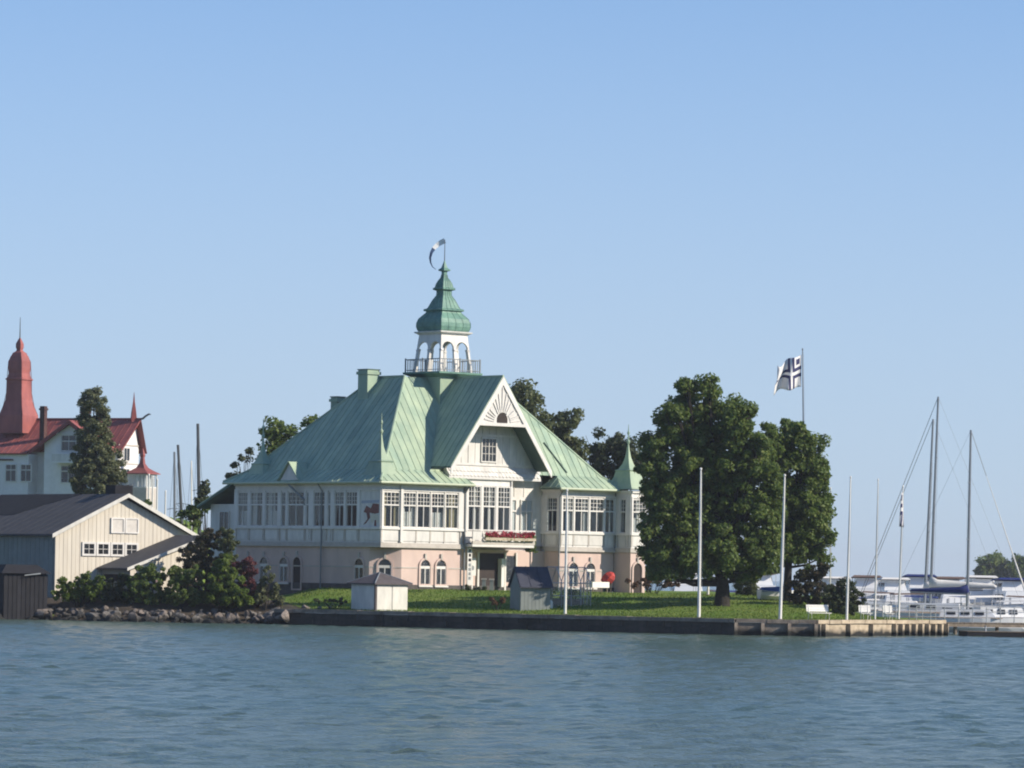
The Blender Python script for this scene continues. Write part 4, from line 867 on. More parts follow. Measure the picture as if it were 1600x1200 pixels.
shrub('small dark plant by the white hut wall', 524, 262.2, [(500, 938, 10, 4), (520, 939, 12, 5), (536, 940, 8, 4)], 'leaf_dark', size=0.06, dens=16, rmin=0.08, rmax=0.16)
shrub('weedy tuft beside the grey garden shed', 776, 261.4, [(770, 940, 12, 7), (784, 938, 8, 8)], 'leaf_rust', size=0.06, dens=14, rmin=0.08, rmax=0.2)
shrub('green climber at the villa entrance steps', 745, 279.0, [(735, 920, 12, 7), (752, 922, 10, 5)], 'leaf_dark', size=0.07, dens=14, rmin=0.1, rmax=0.2)

# ------------------------------------------------------------------ boathouse with lean-to
bo = gp(84, 270, 930); bo.z = 1.35; BT = math.radians(35)
W, ZEV, ZAP, BDL = 10.2, 4.15, 6.65, 17.0
bh = thing('boathouse', 'cream board boathouse with grey felt roof and white gable windows', 'boathouse', bo, BT)
MB().prism([(0, 0, -0.8), (W, 0, -0.8), (W, 0, ZEV), (W / 2, 0, ZAP - 0.12), (0, 0, ZEV)], (0, BDL, 0)).build('wall', 'hut_grey', bh)
fr = MB().prism([(0.0, -0.03, -0.8), (W, -0.03, -0.8), (W, -0.03, ZEV), (W / 2, -0.03, ZAP - 0.14), (0.0, -0.03, ZEV)], (0, 0.028, 0)).build('gable_front', 'cream_board', bh)
board_wall(fr, [(0.02, -0.032, -0.8), (W - 0.02, -0.032, -0.8), (W - 0.02, -0.032, ZEV), (W / 2, -0.032, ZAP - 0.16), (0.02, -0.032, ZEV)], (1, 0, 0), 0.3, 'cream_board', 0.03, 0.022, out=(0, -1, 0))
sd_ = MB().box(-0.03, -0.002, 0, BDL, -0.8, ZEV).build('side_wall', 'hut_grey', bh)
board_wall(sd_, [(-0.031, 0.1, -0.8), (-0.031, 9.0, -0.8), (-0.031, 9.0, ZEV - 0.05), (-0.031, 0.1, ZEV - 0.05)], (0, 1, 0), 0.3, 'hut_grey', 0.025, 0.02, out=(-1, 0, 0))
sl = (ZAP - ZEV) / (W / 2); zr = lambda a: ZAP + 0.05 - abs(a - W / 2) * sl
for s in (-1, 1):
    a1 = W / 2 + s * (W / 2 + 0.45)
    rf = MB().prism([(W / 2, -0.5, zr(W / 2)), (a1, -0.5, zr(a1)), (a1, BDL, zr(a1)), (W / 2, BDL, zr(W / 2))], (0, 0, 0.12)).build('roof', 'felt_grey', bh)
    MB().prism([(W / 2, -0.54, zr(W / 2) + 0.14), (a1, -0.54, zr(a1) + 0.14), (a1, -0.54, zr(a1) - 0.12), (W / 2, -0.54, zr(W / 2) - 0.12)], (0, 0.035, 0)).build('barge_board', 'hut_white', rf)
    if s < 0:
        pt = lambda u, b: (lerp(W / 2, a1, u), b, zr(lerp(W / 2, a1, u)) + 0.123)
        pa = MB().prism([pt(0.0, 5.6), pt(0.30, 8.2), pt(0.52, 9.6), pt(0.55, BDL - 0.1), pt(0.0, BDL - 0.1)], (0, 0, 0.03)).build('black_patch', 'felt_black', rf); pa['label'] = 'raised black sheet over the far half of the grey roof'  # raised black sheet with a slanting near edge, high on the left slope
        for k in range(14): MB().prism([pt(0.02, 0.2 + k * 1.1), pt(0.99, 0.2 + k * 1.1), pt(0.99, 0.26 + k * 1.1), pt(0.02, 0.26 + k * 1.1)], (0, 0, 0.014)).build('felt_seam', 'felt_grey', rf)
MB().box(W / 2 + 0.2, W / 2 + 1.5, 1.6, 2.9, ZAP - 0.6, ZAP + 0.75).build('vent_box', 'felt_black', bh)
FBH = Face((0, -0.065), (1, 0), (0, -1))
for s0 in (4.05, 5.1): window(bh, FBH, s0, s0 + 1.0, 4.25, 5.25, 1, None, (0, 0), 0.06, 0.09, 'white_paint', glass='curtain')
for i in range(4): window(bh, FBH, 1.95 + i * 1.05, 2.95 + i * 1.05, 2.75, 3.65, 1, None, (2, 2), 0.06, 0.13, 'white_paint', glass='dark_pane')
# lean-to in front of the gable
l0, l1, lb_ = 3.4, 8.9, -3.8; z0_, z1_ = 1.95, 4.05
lean = thing('lean_to_shed', 'low lean-to shed with dark felt roof against the boathouse gable', 'shed', bo, BT)
MB().prism([(l0, lb_, -0.8), (l1 - 0.4, lb_, -0.8), (l1 - 0.4, lb_, z1_ - 0.16), (l0, lb_, z0_ + 0.02)], (0, 3.6, 0)).build('wall', 'hut_grey', lean)
board_wall(lean, [(l0, lb_ - 0.002, -0.8), (l1 - 0.42, lb_ - 0.002, -0.8), (l1 - 0.42, lb_ - 0.002, z1_ - 0.18), (l0, lb_ - 0.002, z0_)], (1, 0, 0), 0.3, 'cream_board', 0.03, 0.02, out=(0, -1, 0))
lr = MB().prism([(l0 - 0.35, lb_ - 0.3, z0_ - 0.07), (l1, lb_ - 0.3, z1_ + 0.03), (l1, -0.12, z1_ + 0.03), (l0 - 0.35, -0.12, z0_ - 0.07)], (0, 0, 0.13)).build('roof', 'felt_grey', lean)
MB().prism([(l0 - 0.38, lb_ - 0.34, z0_ + 0.08), (l1 + 0.02, lb_ - 0.34, z1_ + 0.18), (l1 + 0.02, lb_ - 0.34, z1_ - 0.02), (l0 - 0.38, lb_ - 0.34, z0_ - 0.12)], (0, 0.036, 0)).build('barge_board', 'hut_white', lr)
MB().box(l0 - 0.02, l0 - 0.002, lb_ + 0.3, -0.5, 1.15, 1.6).build('dark_opening', 'felt_black', lean)
# dark hut by the water
dh = gp(38, 266, 930); t = thing('dark_hut', 'small black-tarred hut by the rocks before the boathouse', 'hut', dh, math.radians(30))
MB().box(-1.9, 1.0, -1.1, 1.4, -0.6, 2.75).build('wall', 'hut_dark', t)
for i in range(10): MB().box(-1.88 + i * 0.3, -1.62 + i * 0.3, -1.13, -1.1, -0.4, 2.7).build('wall_board', 'hut_dark', t)
MB().rings([[(-2.15, -1.35, 2.75), (1.25, -1.35, 2.75), (1.25, 1.65, 2.75), (-2.15, 1.65, 2.75)], [(-1.4, -0.3, 3.3), (0.7, -0.3, 3.3), (0.7, 0.6, 3.3), (-1.4, 0.6, 3.3)]]).build('roof', 'felt_black', t)
MB().prism([(-0.6, -1.38, 2.60), (0.5, -1.38, 2.72), (0.5, -1.38, 2.80), (-0.6, -1.38, 2.66)], (0, 0.03, 0)).build('gutter', 'lead_grey', t)

# ------------------------------------------------------------------ white hut on the quay
q0 = at(585, 955, 259.0); wh = thing('quay_hut', 'small square white hut with dark hipped roof on the quay edge', 'hut', (q0.x, 260.6, 0.985), math.radians(39))
S2 = 2.5
MB().box(0, S2, 0, S2, 0.0, 1.62).build('wall', 'hut_white', wh)
for i in range(2): MB().box(0.1 + i * 1.2, 1.2 + i * 1.2, -0.035, -0.002, 0.08, 1.55).build('wall_panel', 'hut_white', wh)
MB().box(-0.035, -0.002, 0.1, 2.4, 0.08, 1.55).build('wall_panel', 'hut_white', wh); MB().box(-0.05, 0.06, -0.05, 0.06, 0.0, 1.62).build('corner_board', 'hut_roof', wh)
ov = 0.22; rr_ = [[(-ov, -ov, 1.62), (S2 + ov, -ov, 1.62), (S2 + ov, S2 + ov, 1.62), (-ov, S2 + ov, 1.62)], [(-ov, -ov, 1.70), (S2 + ov, -ov, 1.70), (S2 + ov, S2 + ov, 1.70), (-ov, S2 + ov, 1.70)], [(S2 / 2 - .06, S2 / 2 - .06, 2.36), (S2 / 2 + .06, S2 / 2 - .06, 2.36), (S2 / 2 + .06, S2 / 2 + .06, 2.36), (S2 / 2 - .06, S2 / 2 + .06, 2.36)]]
MB().rings(rr_).build('roof', 'hut_roof', wh)
for c in ((-ov, -ov), (S2 + ov, -ov), (-ov, S2 + ov)): MB().tube([(c[0], c[1], 1.71), (S2 / 2, S2 / 2, 2.38)], 0.04, 5).build('hip_cap', 'lead_grey', wh)

# ------------------------------------------------------------------ grey garden shed and greenhouse
g0_ = gp(813, 261.6, 950); gs = thing('garden_shed', 'grey garden shed with navy felt roof on the lawn', 'shed', g0_, math.radians(17))
MB().box(0, 1.95, 0, 2.2, -0.3, 1.55).build('wall', 'hut_grey', gs)
for i in range(8): MB().box(0.01 + i * 0.243, 0.235 + i * 0.243, -0.025, -0.002, -0.25, 1.5).build('wall_board', 'hut_grey', gs)
MB().prism([(0, 0, 1.55), (0, 2.2, 1.55), (0, 1.1, 2.62)], (1.95, 0, 0)).build('gable', 'hut_grey', gs)
for s in (-1, 1):
    yb_ = 1.1 + s * 1.32; r_ = MB().prism([(-0.12, 1.1, 2.68), (2.07, 1.1, 2.68), (2.07, yb_, 1.42), (-0.12, yb_, 1.42)], (0, 0, 0.08)).build('roof', 'felt_navy', gs)
    for i in range(4): a = -0.08 + i * 0.7; MB().prism([(a, 1.1, 2.765), (a + 0.04, 1.1, 2.765), (a + 0.04, yb_, 1.505), (a, yb_, 1.505)], (0, 0, 0.03)).build('batten', 'felt_navy', r_)
g1_ = gp(862, 263.2, 948); gh_ = thing('greenhouse', 'small glass greenhouse with pale metal frame beside the grey shed', 'greenhouse', g1_, math.radians(17))
LW, LD, LE, LR_ = 2.55, 2.2, 1.55, 2.55
def bar(p, q, r=0.028): MB().tube([p, q], r, 4).build('frame_bar', 'steel_grey', gh_)
for i in range(5):
    x = LW * i / 4
    for y in (0, LD): bar((x, y, -0.2), (x, y, LE)); bar((x, y, LE), (x, LD / 2, LR_))
for y, z in ((0, LE), (LD, LE), (LD / 2, LR_), (0, 0.75), (LD, 0.75), (0, 0.02)): bar((0, y, z), (LW, y, z))
for x in (0, LW):
    for y in (LD / 3, 2 * LD / 3): bar((x, y, -0.2), (x, y, LE + 0.6))
    bar((x, 0, LE), (x, LD, LE))
for i in range(4):
    x0_, x1_ = LW * i / 4 + 0.03, LW * (i + 1) / 4 - 0.03
    for y in (0, LD): MB().box(x0_, x1_, y - 0.006, y + 0.006, 0.0, LE - 0.02).build('pane', 'clear_glass', gh_)
    for y in (0, LD): MB().prism([(x0_, y, LE + 0.01), (x1_, y, LE + 0.01), (x1_, LD / 2, LR_), (x0_, LD / 2, LR_)], (0, 0, 0.01)).build('pane', 'clear_glass', gh_)
for x in (0, LW): MB().prism([(x, 0.03, 0), (x, LD - 0.03, 0), (x, LD - 0.03, LE), (x, LD / 2, LR_ - 0.04), (x, 0.03, LE)], (0.008, 0, 0)).build('pane', 'clear_glass', gh_)
MB().box(0.1, LW - 0.1, 1.2, 2.0, 0.0, 0.55).build('plant_bench', 'wood_old', gh_)
leaf_cloud('greenhouse_plants', np.array([(R.uniform(0.2, 2.3), R.uniform(1.2, 2.0), R.uniform(0.5, 1.2)) for _ in range(30)]), np.full(30, 0.22), 24, 0.07, 'leaf_linden', gh_)
pc = gp(860, 262.5, 948); cn = thing('white_canister', 'small white canister on the grass between shed and greenhouse', 'canister', pc)
MB().tube([(0, 0, 0), (0, 0, 0.04), (0, 0, 0.42), (0, 0, 0.5), (0, 0, 0.56)], [0.13, 0.15, 0.15, 0.07, 0.05], 10).build('body', 'pole_white', cn)

# ------------------------------------------------------------------ benches, table, parasol
def bench(p, rz, L, label, m='pole_white'):
    b = thing('bench', label, 'bench', p, rz)
    for i in range(3): MB().box(-L / 2, L / 2, -0.22 + i * 0.15, -0.09 + i * 0.15, 0.40, 0.44).build('seat_slat', m, b)
    for i in range(3): MB().prism([(-L / 2, 0.24 + i * 0.03, 0.50 + i * 0.14), (L / 2, 0.24 + i * 0.03, 0.50 + i * 0.14), (L / 2, 0.265 + i * 0.03, 0.63 + i * 0.14), (-L / 2, 0.265 + i * 0.03, 0.63 + i * 0.14)], (0, 0.03, 0)).build('back_slat', m, b)
    for s in (-1, 1):
        x = s * (L / 2 - 0.15); MB().tube([(x, -0.2, 0), (x, -0.2, 0.42), (x, 0.2, 0.42)], 0.03, 6).build('leg', m, b); MB().tube([(x, 0.34, 0), (x, 0.22, 0.42), (x, 0.34, 0.92)], 0.03, 6).build('leg', m, b)
    return b
bench(gp(1280, 253, 955), math.radians(20), 1.45, 'long white slatted bench before the dark bushes on the quay')
bench(gp(1353, 257.5, 960), math.radians(14), 0.75, 'short white bench between two slim flagpoles near the railing')
bench(gp(1389, 260.5, 960), math.radians(14), 0.6, 'narrowest white bench, right by the pole with the limp flag')
tb = gp(933, 283.5, 925); tb.z = ground(tb.x, tb.y); tt = thing('garden_table', 'white cloth-covered garden table under the pink villa wall', 'table', tb, TH)
MB().box(-0.75, 0.75, -0.35, 0.35, 0.70, 0.74).build('top', 'pole_white', tt); MB().box(-0.77, 0.77, -0.37, -0.355, 0.36, 0.745).build('cloth', 'pole_white', tt); MB().box(-0.77, -0.755, -0.354, 0.37, 0.36, 0.745).build('cloth', 'pole_white', tt)
for x in (-0.65, 0.65):
    for y in (-0.28, 0.28): MB().box(x - 0.03, x + 0.03, y - 0.03, y + 0.03, 0, 0.70).build('leg', 'wood_old', tt)
pb = gp(950, 284.5, 925); pr = thing('parasol', 'half-folded red parasol leaning beside the white garden table', 'parasol', pb, 0)
tip, foot_ = Vector((0.35, -0.2, 1.35)), Vector((0.15, 0, 0)); MB().tube([foot_, tip * 0.75, tip], 0.025, 6).build('pole', 'wood_old', pr)
ax = (tip - Vector((-0.45, 0.1, 0.45))).normalized(); u_ = ax.cross(Vector((0, 1, 0))).normalized(); w_ = ax.cross(u_)
rg = []
for k, (t_, r_) in enumerate([(0.0, 0.03), (0.12, 0.26), (0.35, 0.42), (0.6, 0.46), (0.85, 0.40), (0.95, 0.34)]):
    rg.append([tip - ax * t_ + (u_ * math.cos(j * math.pi / 6) + w_ * math.sin(j * math.pi / 6)) * r_ * (1.0 if j % 2 else 0.8) for j in range(12)])
MB().rings(rg).build('canopy', 'parasol_red', pr); MB().tube([(0.15, 0, -0.05), (0.15, 0, 0.06)], 0.22, 10).build('base', 'lead_grey', pr)
for px, lab in ((756, 'pale stone post on the near side of the dark entrance'), (768, 'pale stone post on the far side of the dark entrance')):
    p = gp(px, 280.2 if px < 760 else 281.2, 920); o = thing('stone_post', lab, 'post', p); MB().rings([[(-.14, -.14, -.1), (.14, -.14, -.1), (.14, .14, -.1), (-.14, .14, -.1)], [(-.12, -.12, 0.75), (.12, -.12, 0.75), (.12, .12, 0.75), (-.12, .12, 0.75)]]).build('shaft', 'hut_grey', o); MB().box(-.17, .17, -.17, .17, 0.752, 0.85).build('cap', 'stone_band', o)

# ------------------------------------------------------------------ flagpoles and flags
def pole(pt, pb_, Y, r, label, m='pole_white'):
    b = gp(pb_[0], Y, pb_[1]); top = at(pt[0], pt[1], Y); t = thing('flagpole', label, 'flagpole', b, 0, 'white flagpoles along the quay')
    tp = Vector((top.x - b.x, 0, top.z - b.z))
    MB().tube([(0, 0, -0.1), (0, 0, 0.05), tp * 0.5, tp], [r * 1.25, r * 1.2, r, r * 0.55], 8).build('pole', m, t); MB().tube([tp, tp + Vector((0, 0, 0.05)), tp + Vector((0, 0, 0.12)), tp + Vector((0, 0, 0.17))], [0.02, r * 0.9, r * 0.9, 0.01], 8).build('finial', m, t)
    MB().box(-0.16, 0.16, -0.16, 0.16, -0.1, 0.06).build('base', 'quay_stone', t); MB().tube([(r * 2.0, -r, 1.2), tp + Vector((r * 1.0, -r, -0.1))], 0.008, 3).build('halyard', 'pole_white', t)
    return t, b, tp
pole((886, 768), (883, 958), 257.0, 0.075, 'white flagpole standing before the greenhouse')
pole((1095, 735), (1092, 962), 252.0, 0.085, 'thick white flagpole before the big linden trunk')
pole((1226, 745), (1219, 962), 250.2, 0.085, 'white flagpole in front of the lower linden')
pole((1329, 748), (1323, 963), 253.2, 0.065, 'slim white flagpole at the dark clipped bush')
pole((1372, 752), (1367, 965), 258.6, 0.05, 'thin bare flagpole between the two short benches')
LP, lpb, ltp = pole((1411, 762), (1404, 965), 262.0, 0.055, 'slim flagpole carrying a limp blue and white flag')
pole((1298, 765), (1297, 945), 268.0, 0.04, 'thinnest flagpole, half behind the right linden edge')
pole((1107, 885), (1106, 938), 272.0, 0.07, 'short white post behind the big linden')
TP, tpb, ttp = pole((1254, 548), (1258, 940), 274.0, 0.06, 'tallest flagpole rising behind the lindens with a flying flag', 'mast_alu')
def flag_mat():
    m = bpy.data.materials.new('flag_cloth'); m.use_nodes = True; n, l = m.node_tree.nodes, m.node_tree.links; p = n['Principled BSDF']; p.inputs['Roughness'].default_value = 0.8
    uv = n.new('ShaderNodeUVMap'); s = n.new('ShaderNodeSeparateXYZ'); l.new(uv.outputs[0], s.inputs[0])
    def band(sock, c, w):
        a = n.new('ShaderNodeMath'); a.operation = 'SUBTRACT'; a.inputs[1].default_value = c; l.new(sock, a.inputs[0]); b = n.new('ShaderNodeMath'); b.operation = 'ABSOLUTE'; l.new(a.outputs[0], b.inputs[0])
        d = n.new('ShaderNodeMath'); d.operation = 'LESS_THAN'; d.inputs[1].default_value = w; l.new(b.outputs[0], d.inputs[0]); return d.outputs[0]
    def op(o, a, b): x = n.new('ShaderNodeMath'); x.operation = o; l.new(a, x.inputs[0]); l.new(b, x.inputs[1]); return x.outputs[0]
    outer = op('MAXIMUM', band(s.outputs['X'], 0.38, 0.115), band(s.outputs['Y'], 0.5, 0.17)); inner = op('MAXIMUM', band(s.outputs['X'], 0.38, 0.035), band(s.outputs['Y'], 0.5, 0.055))
    cross = op('SUBTRACT', outer, inner); emb = op('MULTIPLY', band(s.outputs['X'], 0.14, 0.07), band(s.outputs['Y'], 0.84, 0.09)); fac = op('MAXIMUM', cross, emb)
    mx = n.new('ShaderNodeMix'); mx.data_type = 'RGBA'; mx.inputs['A'].default_value = (0.82, 0.81, 0.80, 1); mx.inputs['B'].default_value = (0.035, 0.04, 0.13, 1); l.new(fac, mx.inputs['Factor']); l.new(mx.outputs['Result'], p.inputs['Base Color'])
    tr = n.new('ShaderNodeBsdfTranslucent'); l.new(mx.outputs['Result'], tr.inputs['Color']); ms = n.new('ShaderNodeMixShader'); ms.inputs[0].default_value = 0.3; l.new(p.outputs[0], ms.inputs[1]); l.new(tr.outputs[0], ms.inputs[2]); l.new(ms.outputs[0], n['Material Output'].inputs['Surface'])
    MATS['flag_cloth'] = m
flag_mat()
def flag(name, label, base, fn, nu=28, nv_=16):
    me = bpy.data.meshes.new(name); vs = [fn(i / nu, j / nv_) for i in range(nu + 1) for j in range(nv_ + 1)]; k = nv_ + 1
    me.from_pydata(vs, [], [(i * k + j, (i + 1) * k + j, (i + 1) * k + j + 1, i * k + j + 1) for i in range(nu) for j in range(nv_)]); me.materials.append(MATS['flag_cloth'])
    ul = me.uv_layers.new(name='UVMap')
    for lp in me.loops: i, j = divmod(lp.vertex_index, k); ul.data[lp.index].uv = (i / nu, j / nv_)
    for p in me.polygons: p.use_smooth = True
    o = bpy.data.objects.new(name, me); C.objects.link(o); o.location = base; md = o.modifiers.new('cloth', 'SOLIDIFY'); md.thickness = 0.006
    return tag(o, label, 'flag')
FH = 2.1
def fly(u, v):
    x = -0.06 - 1.72 * u + 0.10 * math.sin(v * 3 + u * 5) * u; y = 0.36 * math.sin(u * 9.5 + v * 2.6) * min(1, u * 2) - 0.8 * u
    z = (v - 1) * FH * (1 - 0.25 * u) - 0.80 * u + 0.24 * math.sin(u * 9 + 1 + v * 2.6) * u - 0.25 * u * u * (1 - v) + 0.25 * math.sin(v * 6.28) * u * u
    return (x, y, z)
flag('club_flag', 'white flag with a split blue cross and emblem, flying from the tallest pole', tpb + ttp + Vector((0, 0, -0.25)), fly)
def limp(u, v):
    x = -0.16 * math.sin(u * 9 + v * 1.5) * (0.35 + 0.65 * (1 - v)) - 0.05; y = 0.13 * math.cos(u * 11 + v * 2); return (x, y, (v - 1) * 1.95 - 0.10 * u - 0.15 * (1 - v) * math.sin(u * 3))
flag('limp_flag', 'blue and white flag hanging limp on a slim quay flagpole', lpb + ltp + Vector((0, 0, -0.30)), limp, 24, 10)
# ------------------------------------------------------------------ the red-roofed villa on its hill
VY, VT = 420.0, math.radians(-27)
hx = np.linspace(-75, -22, 40); hy = np.linspace(396, 470, 20); HX, HY = np.meshgrid(hx, hy)
HZg = 9.2 * np.clip(1 - np.maximum(0, HX + 36) / 10, 0, 1) ** 0.8 * np.clip((HY - 397) / 12, 0, 1) ** 0.7 + 0.4 * np.sin(HX * 0.9) * np.cos(HY * 0.6) - 0.6
hi = np.arange(HX.size).reshape(HX.shape)
struct(npmesh('hill', np.stack([HX, HY, HZg], 2).reshape(-1, 3), np.stack([hi[:-1, :-1], hi[:-1, 1:], hi[1:, 1:], hi[1:, :-1]], 2).reshape(-1, 4), 'lawn', None, True))
vo = at(183, 800, VY); vo.z = 8.6
V = thing('red_roofed_villa', 'white villa with red metal roofs and a red bell tower on the hill', 'villa', vo, VT)
DV, RB = 3.8, 3.1; zE, zR = 6.7, 9.65
MB().box(-19, 0, 0, DV, -1.5, zE).build('wall', 'villa_white', V)
MB().prism([(-0.02, 0, zE), (-0.02, DV, zE), (-0.02, RB, zR)], (-0.2, 0, 0)).build('end_gable', 'villa_white', V)
mr = MB().prism([(-19, -0.5, zE - 0.35), (0.7, -0.5, zE - 0.35), (0.7, RB, zR), (-19, RB, zR)], (0, 0, -0.1)).prism([(-19, DV + 0.5, zE - 0.35), (0.7, DV + 0.5, zE - 0.35), (0.7, RB, zR), (-19, RB, zR)], (0, 0, -0.1)).build('roof', 'red_dark', V)
sheet_roof(mr, [[Vector((-19, -0.5, zE - 0.35)), Vector((0.7, -0.5, zE - 0.35)), Vector((0.7, RB, zR)), Vector((-19, RB, zR))]], (1, 0, 0), 'red_metal', w=0.7)
MB().tube([(-19, RB, zR + 0.05), (0.7, RB, zR + 0.05)], 0.13, 6).build('ridge_cap', 'red_dark', mr)
MB().tube([(0.6, RB, zR + 0.05), (0.9, RB, zR + 0.1), (1.2, RB, zR + 0.35), (1.6, RB, zR + 0.55), (1.8, RB, zR + 0.5)], [0.12, 0.11, 0.1, 0.09, 0.05], 6).build('ridge_ornament', 'mast_dark', mr)
# lower skirt roof on the left and the dark gutter line between
sk = [Vector((-19, -2.0, 6.05)), Vector((-9.6, -2.0, 6.05)), Vector((-9.6, 0.6, 7.6)), Vector((-19, 0.6, 7.6))]
s_ = MB().prism(sk, (0, 0, -0.1)).build('veranda_roof', 'red_dark', V); sheet_roof(s_, [sk], (1, 0, 0), 'red_metal', w=0.7)
MB().box(-19, -9.6, -1.6, 0, -1.5, 6.0).build('veranda_wall', 'villa_white', V)
gcx, ghw, gzf, gza, gfr = -4.5, 4.6, 6.35, 9.35, -2.2
MB().prism([(gcx - 3.2, gfr + 0.6, -1.5), (gcx + 3.2, gfr + 0.6, -1.5), (gcx + 3.2, gfr + 0.6, 7.1), (gcx, gfr + 0.6, gza - 0.25), (gcx - 3.2, gfr + 0.6, 7.1)], (0, 2.2, 0)).build('gable_wall', 'villa_white', V)
gg = MB()
for s in (-1, 1): gg.prism([(gcx, gfr, gza), (gcx + s * ghw, gfr, gzf), (gcx + s * ghw, 0.6, gzf), (gcx, RB, gza)], (0, 0, -0.12))
gr2 = gg.build('gable_roof', 'red_dark', V)
for s in (-1, 1):
    sheet_roof(gr2, [[Vector((gcx, gfr, gza + 0.01)), Vector((gcx + s * ghw, gfr, gzf + 0.01)), Vector((gcx + s * ghw, 0.6, gzf + 0.01)), Vector((gcx, RB, gza + 0.01))]], (0, 1, 0), 'red_metal', w=0.8)
    MB().prism([(gcx, gfr - 0.03, gza), (gcx + s * ghw, gfr - 0.03, gzf), (gcx + s * ghw, gfr - 0.03, gzf - 0.35), (gcx, gfr - 0.03, gza - 0.4)], (0, 0.05, 0)).build('barge_board', 'red_dark', gr2)
MB().box(gcx - 1.9, gcx + 1.9, gfr + 0.5, gfr + 0.59, 8.0, 8.15).build('collar_beam', 'villa_white', V)
FV = Face((0, gfr + 0.6), (1, 0), (0, -1)); FV2 = Face((0, -1.6), (1, 0), (0, -1))
window(V, FV, gcx - 1.2, gcx + 1.5, 6.3, 7.95, 3, 7.3, (0, 0), 0.065, 0.09, glass='dark_pane'); window(V, FV, gcx - 1.2, gcx + 1.5, 3.1, 4.9, 3, 4.3, (0, 0), 0.065, 0.09, glass='dark_pane')
for s in (-15.6, -12.3, -10.5): window(V, FV2, s, s + 1.35, 3.2, 5.0, 2, 4.4, (0, 0), 0.065, 0.09, glass='dark_pane')
window(V, Face((0, 0), (1, 0), (0, -1)), -1.7, -0.5, 3.2, 5.0, 2, 4.4, (0, 0), 0.065, 0.09, glass='dark_pane')
MB().box(gcx - 1.6, gcx + 2.1, gfr - 0.5, gfr + 0.59, 5.1, 5.25).build('balcony_slab', 'villa_white', V); MB().box(gcx - 1.6, gcx + 2.1, gfr - 0.5, gfr - 0.42, 5.25, 6.0).build('balcony_front', 'panel_paint', V)
MB().box(-13.5, -11.4, -1.75, -1.61, 5.35, 5.5).build('hood', 'brick_dark', V)
FVE = Face((0.0, 0), (0, 1), (1, 0))
for z in (3.3, 5.4): window(V, FVE, 0.9, 2.1, z, z + 1.4, 2, None, (0, 0), 0.065, 0.09, glass='dark_pane')
for z in (2.9, 5.1, 6.95): MB().box(0.002, 0.05, 0.05, DV - 0.05, z, z + 0.14).build('band_board', 'stone_band', V)
for a, b, h, z0, z1 in ((-9.2, 0.4, 0.27, 7.4, 10.9), (-6.2, RB + 0.4, 0.36, 9.0, 10.7)):
    c = MB().box(a - h, a + h, b - h, b + h, z0, z1).build('chimney', 'brick_dark', V); MB().box(a - h - .08, a + h + .08, b - h - .08, b + h + .08, z1 - 0.4, z1 - 0.22).build('chimney_band', 'brick_dark', c)
ta, tb_ = -13.2, 1.9
vs_ = lambda h, z: [(ta - h, tb_ - h, z), (ta + h, tb_ - h, z), (ta + h, tb_ + h, z), (ta - h, tb_ + h, z)]
tw = MB().rings([vs_(h, z) for h, z in [(1.5, 8.2), (1.42, 10.0), (1.30, 10.4), (1.12, 11.0), (0.98, 11.6), (0.92, 12.3), (0.88, 13.2), (0.90, 13.55), (1.0, 13.65), (1.0, 13.75), (0.86, 13.85), (0.78, 14.3), (0.82, 14.8), (0.80, 15.5), (0.66, 16.0), (0.46, 16.4), (0.28, 16.55), (0.22, 16.7), (0.29, 16.95), (0.29, 17.3), (0.18, 17.6), (0.06, 17.9)]]).build('tower_roof', 'red_metal', V)
for k in range(4):
    c, s = [(0, -1), (1, 0), (0, 1), (-1, 0)][k]; F = Face((ta, tb_), (-s, c), (c, s)); MB().tube([F.pt(h, h, z) for h, z in [(1.42, 10.0), (1.12, 11.0), (0.92, 12.3), (0.9, 13.5), (0.8, 15.5), (0.46, 16.4)]], 0.035, 4).build('hip_cap', 'red_dark', tw)
MB().tube([(ta, tb_, 17.8), (ta, tb_, 20.0)], [0.07, 0.03], 6).build('spire', 'mast_dark', tw)
MB().tube([(-0.2, RB, 9.4), (-0.2, RB, 10.4), (-0.2, RB, 11.4), (-0.2, RB, 12.4)], [0.42, 0.30, 0.12, 0.02], 4).build('spirelet', 'red_dark', V)
# glazed round-cornered veranda with its own bell roof at the right end
a0, a1, b0, b1 = 0.9, 3.2, 0.3, 2.3
MB().box(0.0, a1, b0, b1, -1.5, 2.75).build('veranda_base', 'stone_band', V)
for F, L in ((Face((a0, b0), (1, 0), (0, -1)), a1 - a0), (Face((a1, b0), (0, 1), (1, 0)), b1 - b0)):
    for i in range(2): window(V, F, 0.06 + i * (L / 2 - 0.02), 0.06 + (i + 1) * (L / 2 - 0.05), 2.76, 4.1, 2, None, (0, 0), -0.02, 0.09, glass='glass')
MB().box(0.05, a1 - 0.5, b0 + 0.5, b1 - 0.3, 2.76, 4.1).build('veranda_room', 'villa_white', V)
ca, cb2 = (a0 + a1) / 2, (b0 + b1) / 2
br_ = MB().rings([[(ca - (a1 - a0) / 2 * s, cb2 - (b1 - b0) / 2 * s, z), (ca + (a1 - a0) / 2 * s, cb2 - (b1 - b0) / 2 * s, z), (ca + (a1 - a0) / 2 * s, cb2 + (b1 - b0) / 2 * s, z), (ca - (a1 - a0) / 2 * s, cb2 + (b1 - b0) / 2 * s, z)] for s, z in [(1.22, 4.12), (1.2, 4.2), (0.8, 4.45), (0.42, 4.75), (0.2, 5.2), (0.14, 5.8), (0.2, 6.0), (0.04, 6.7)]]).build('bell_roof', 'red_metal', V)

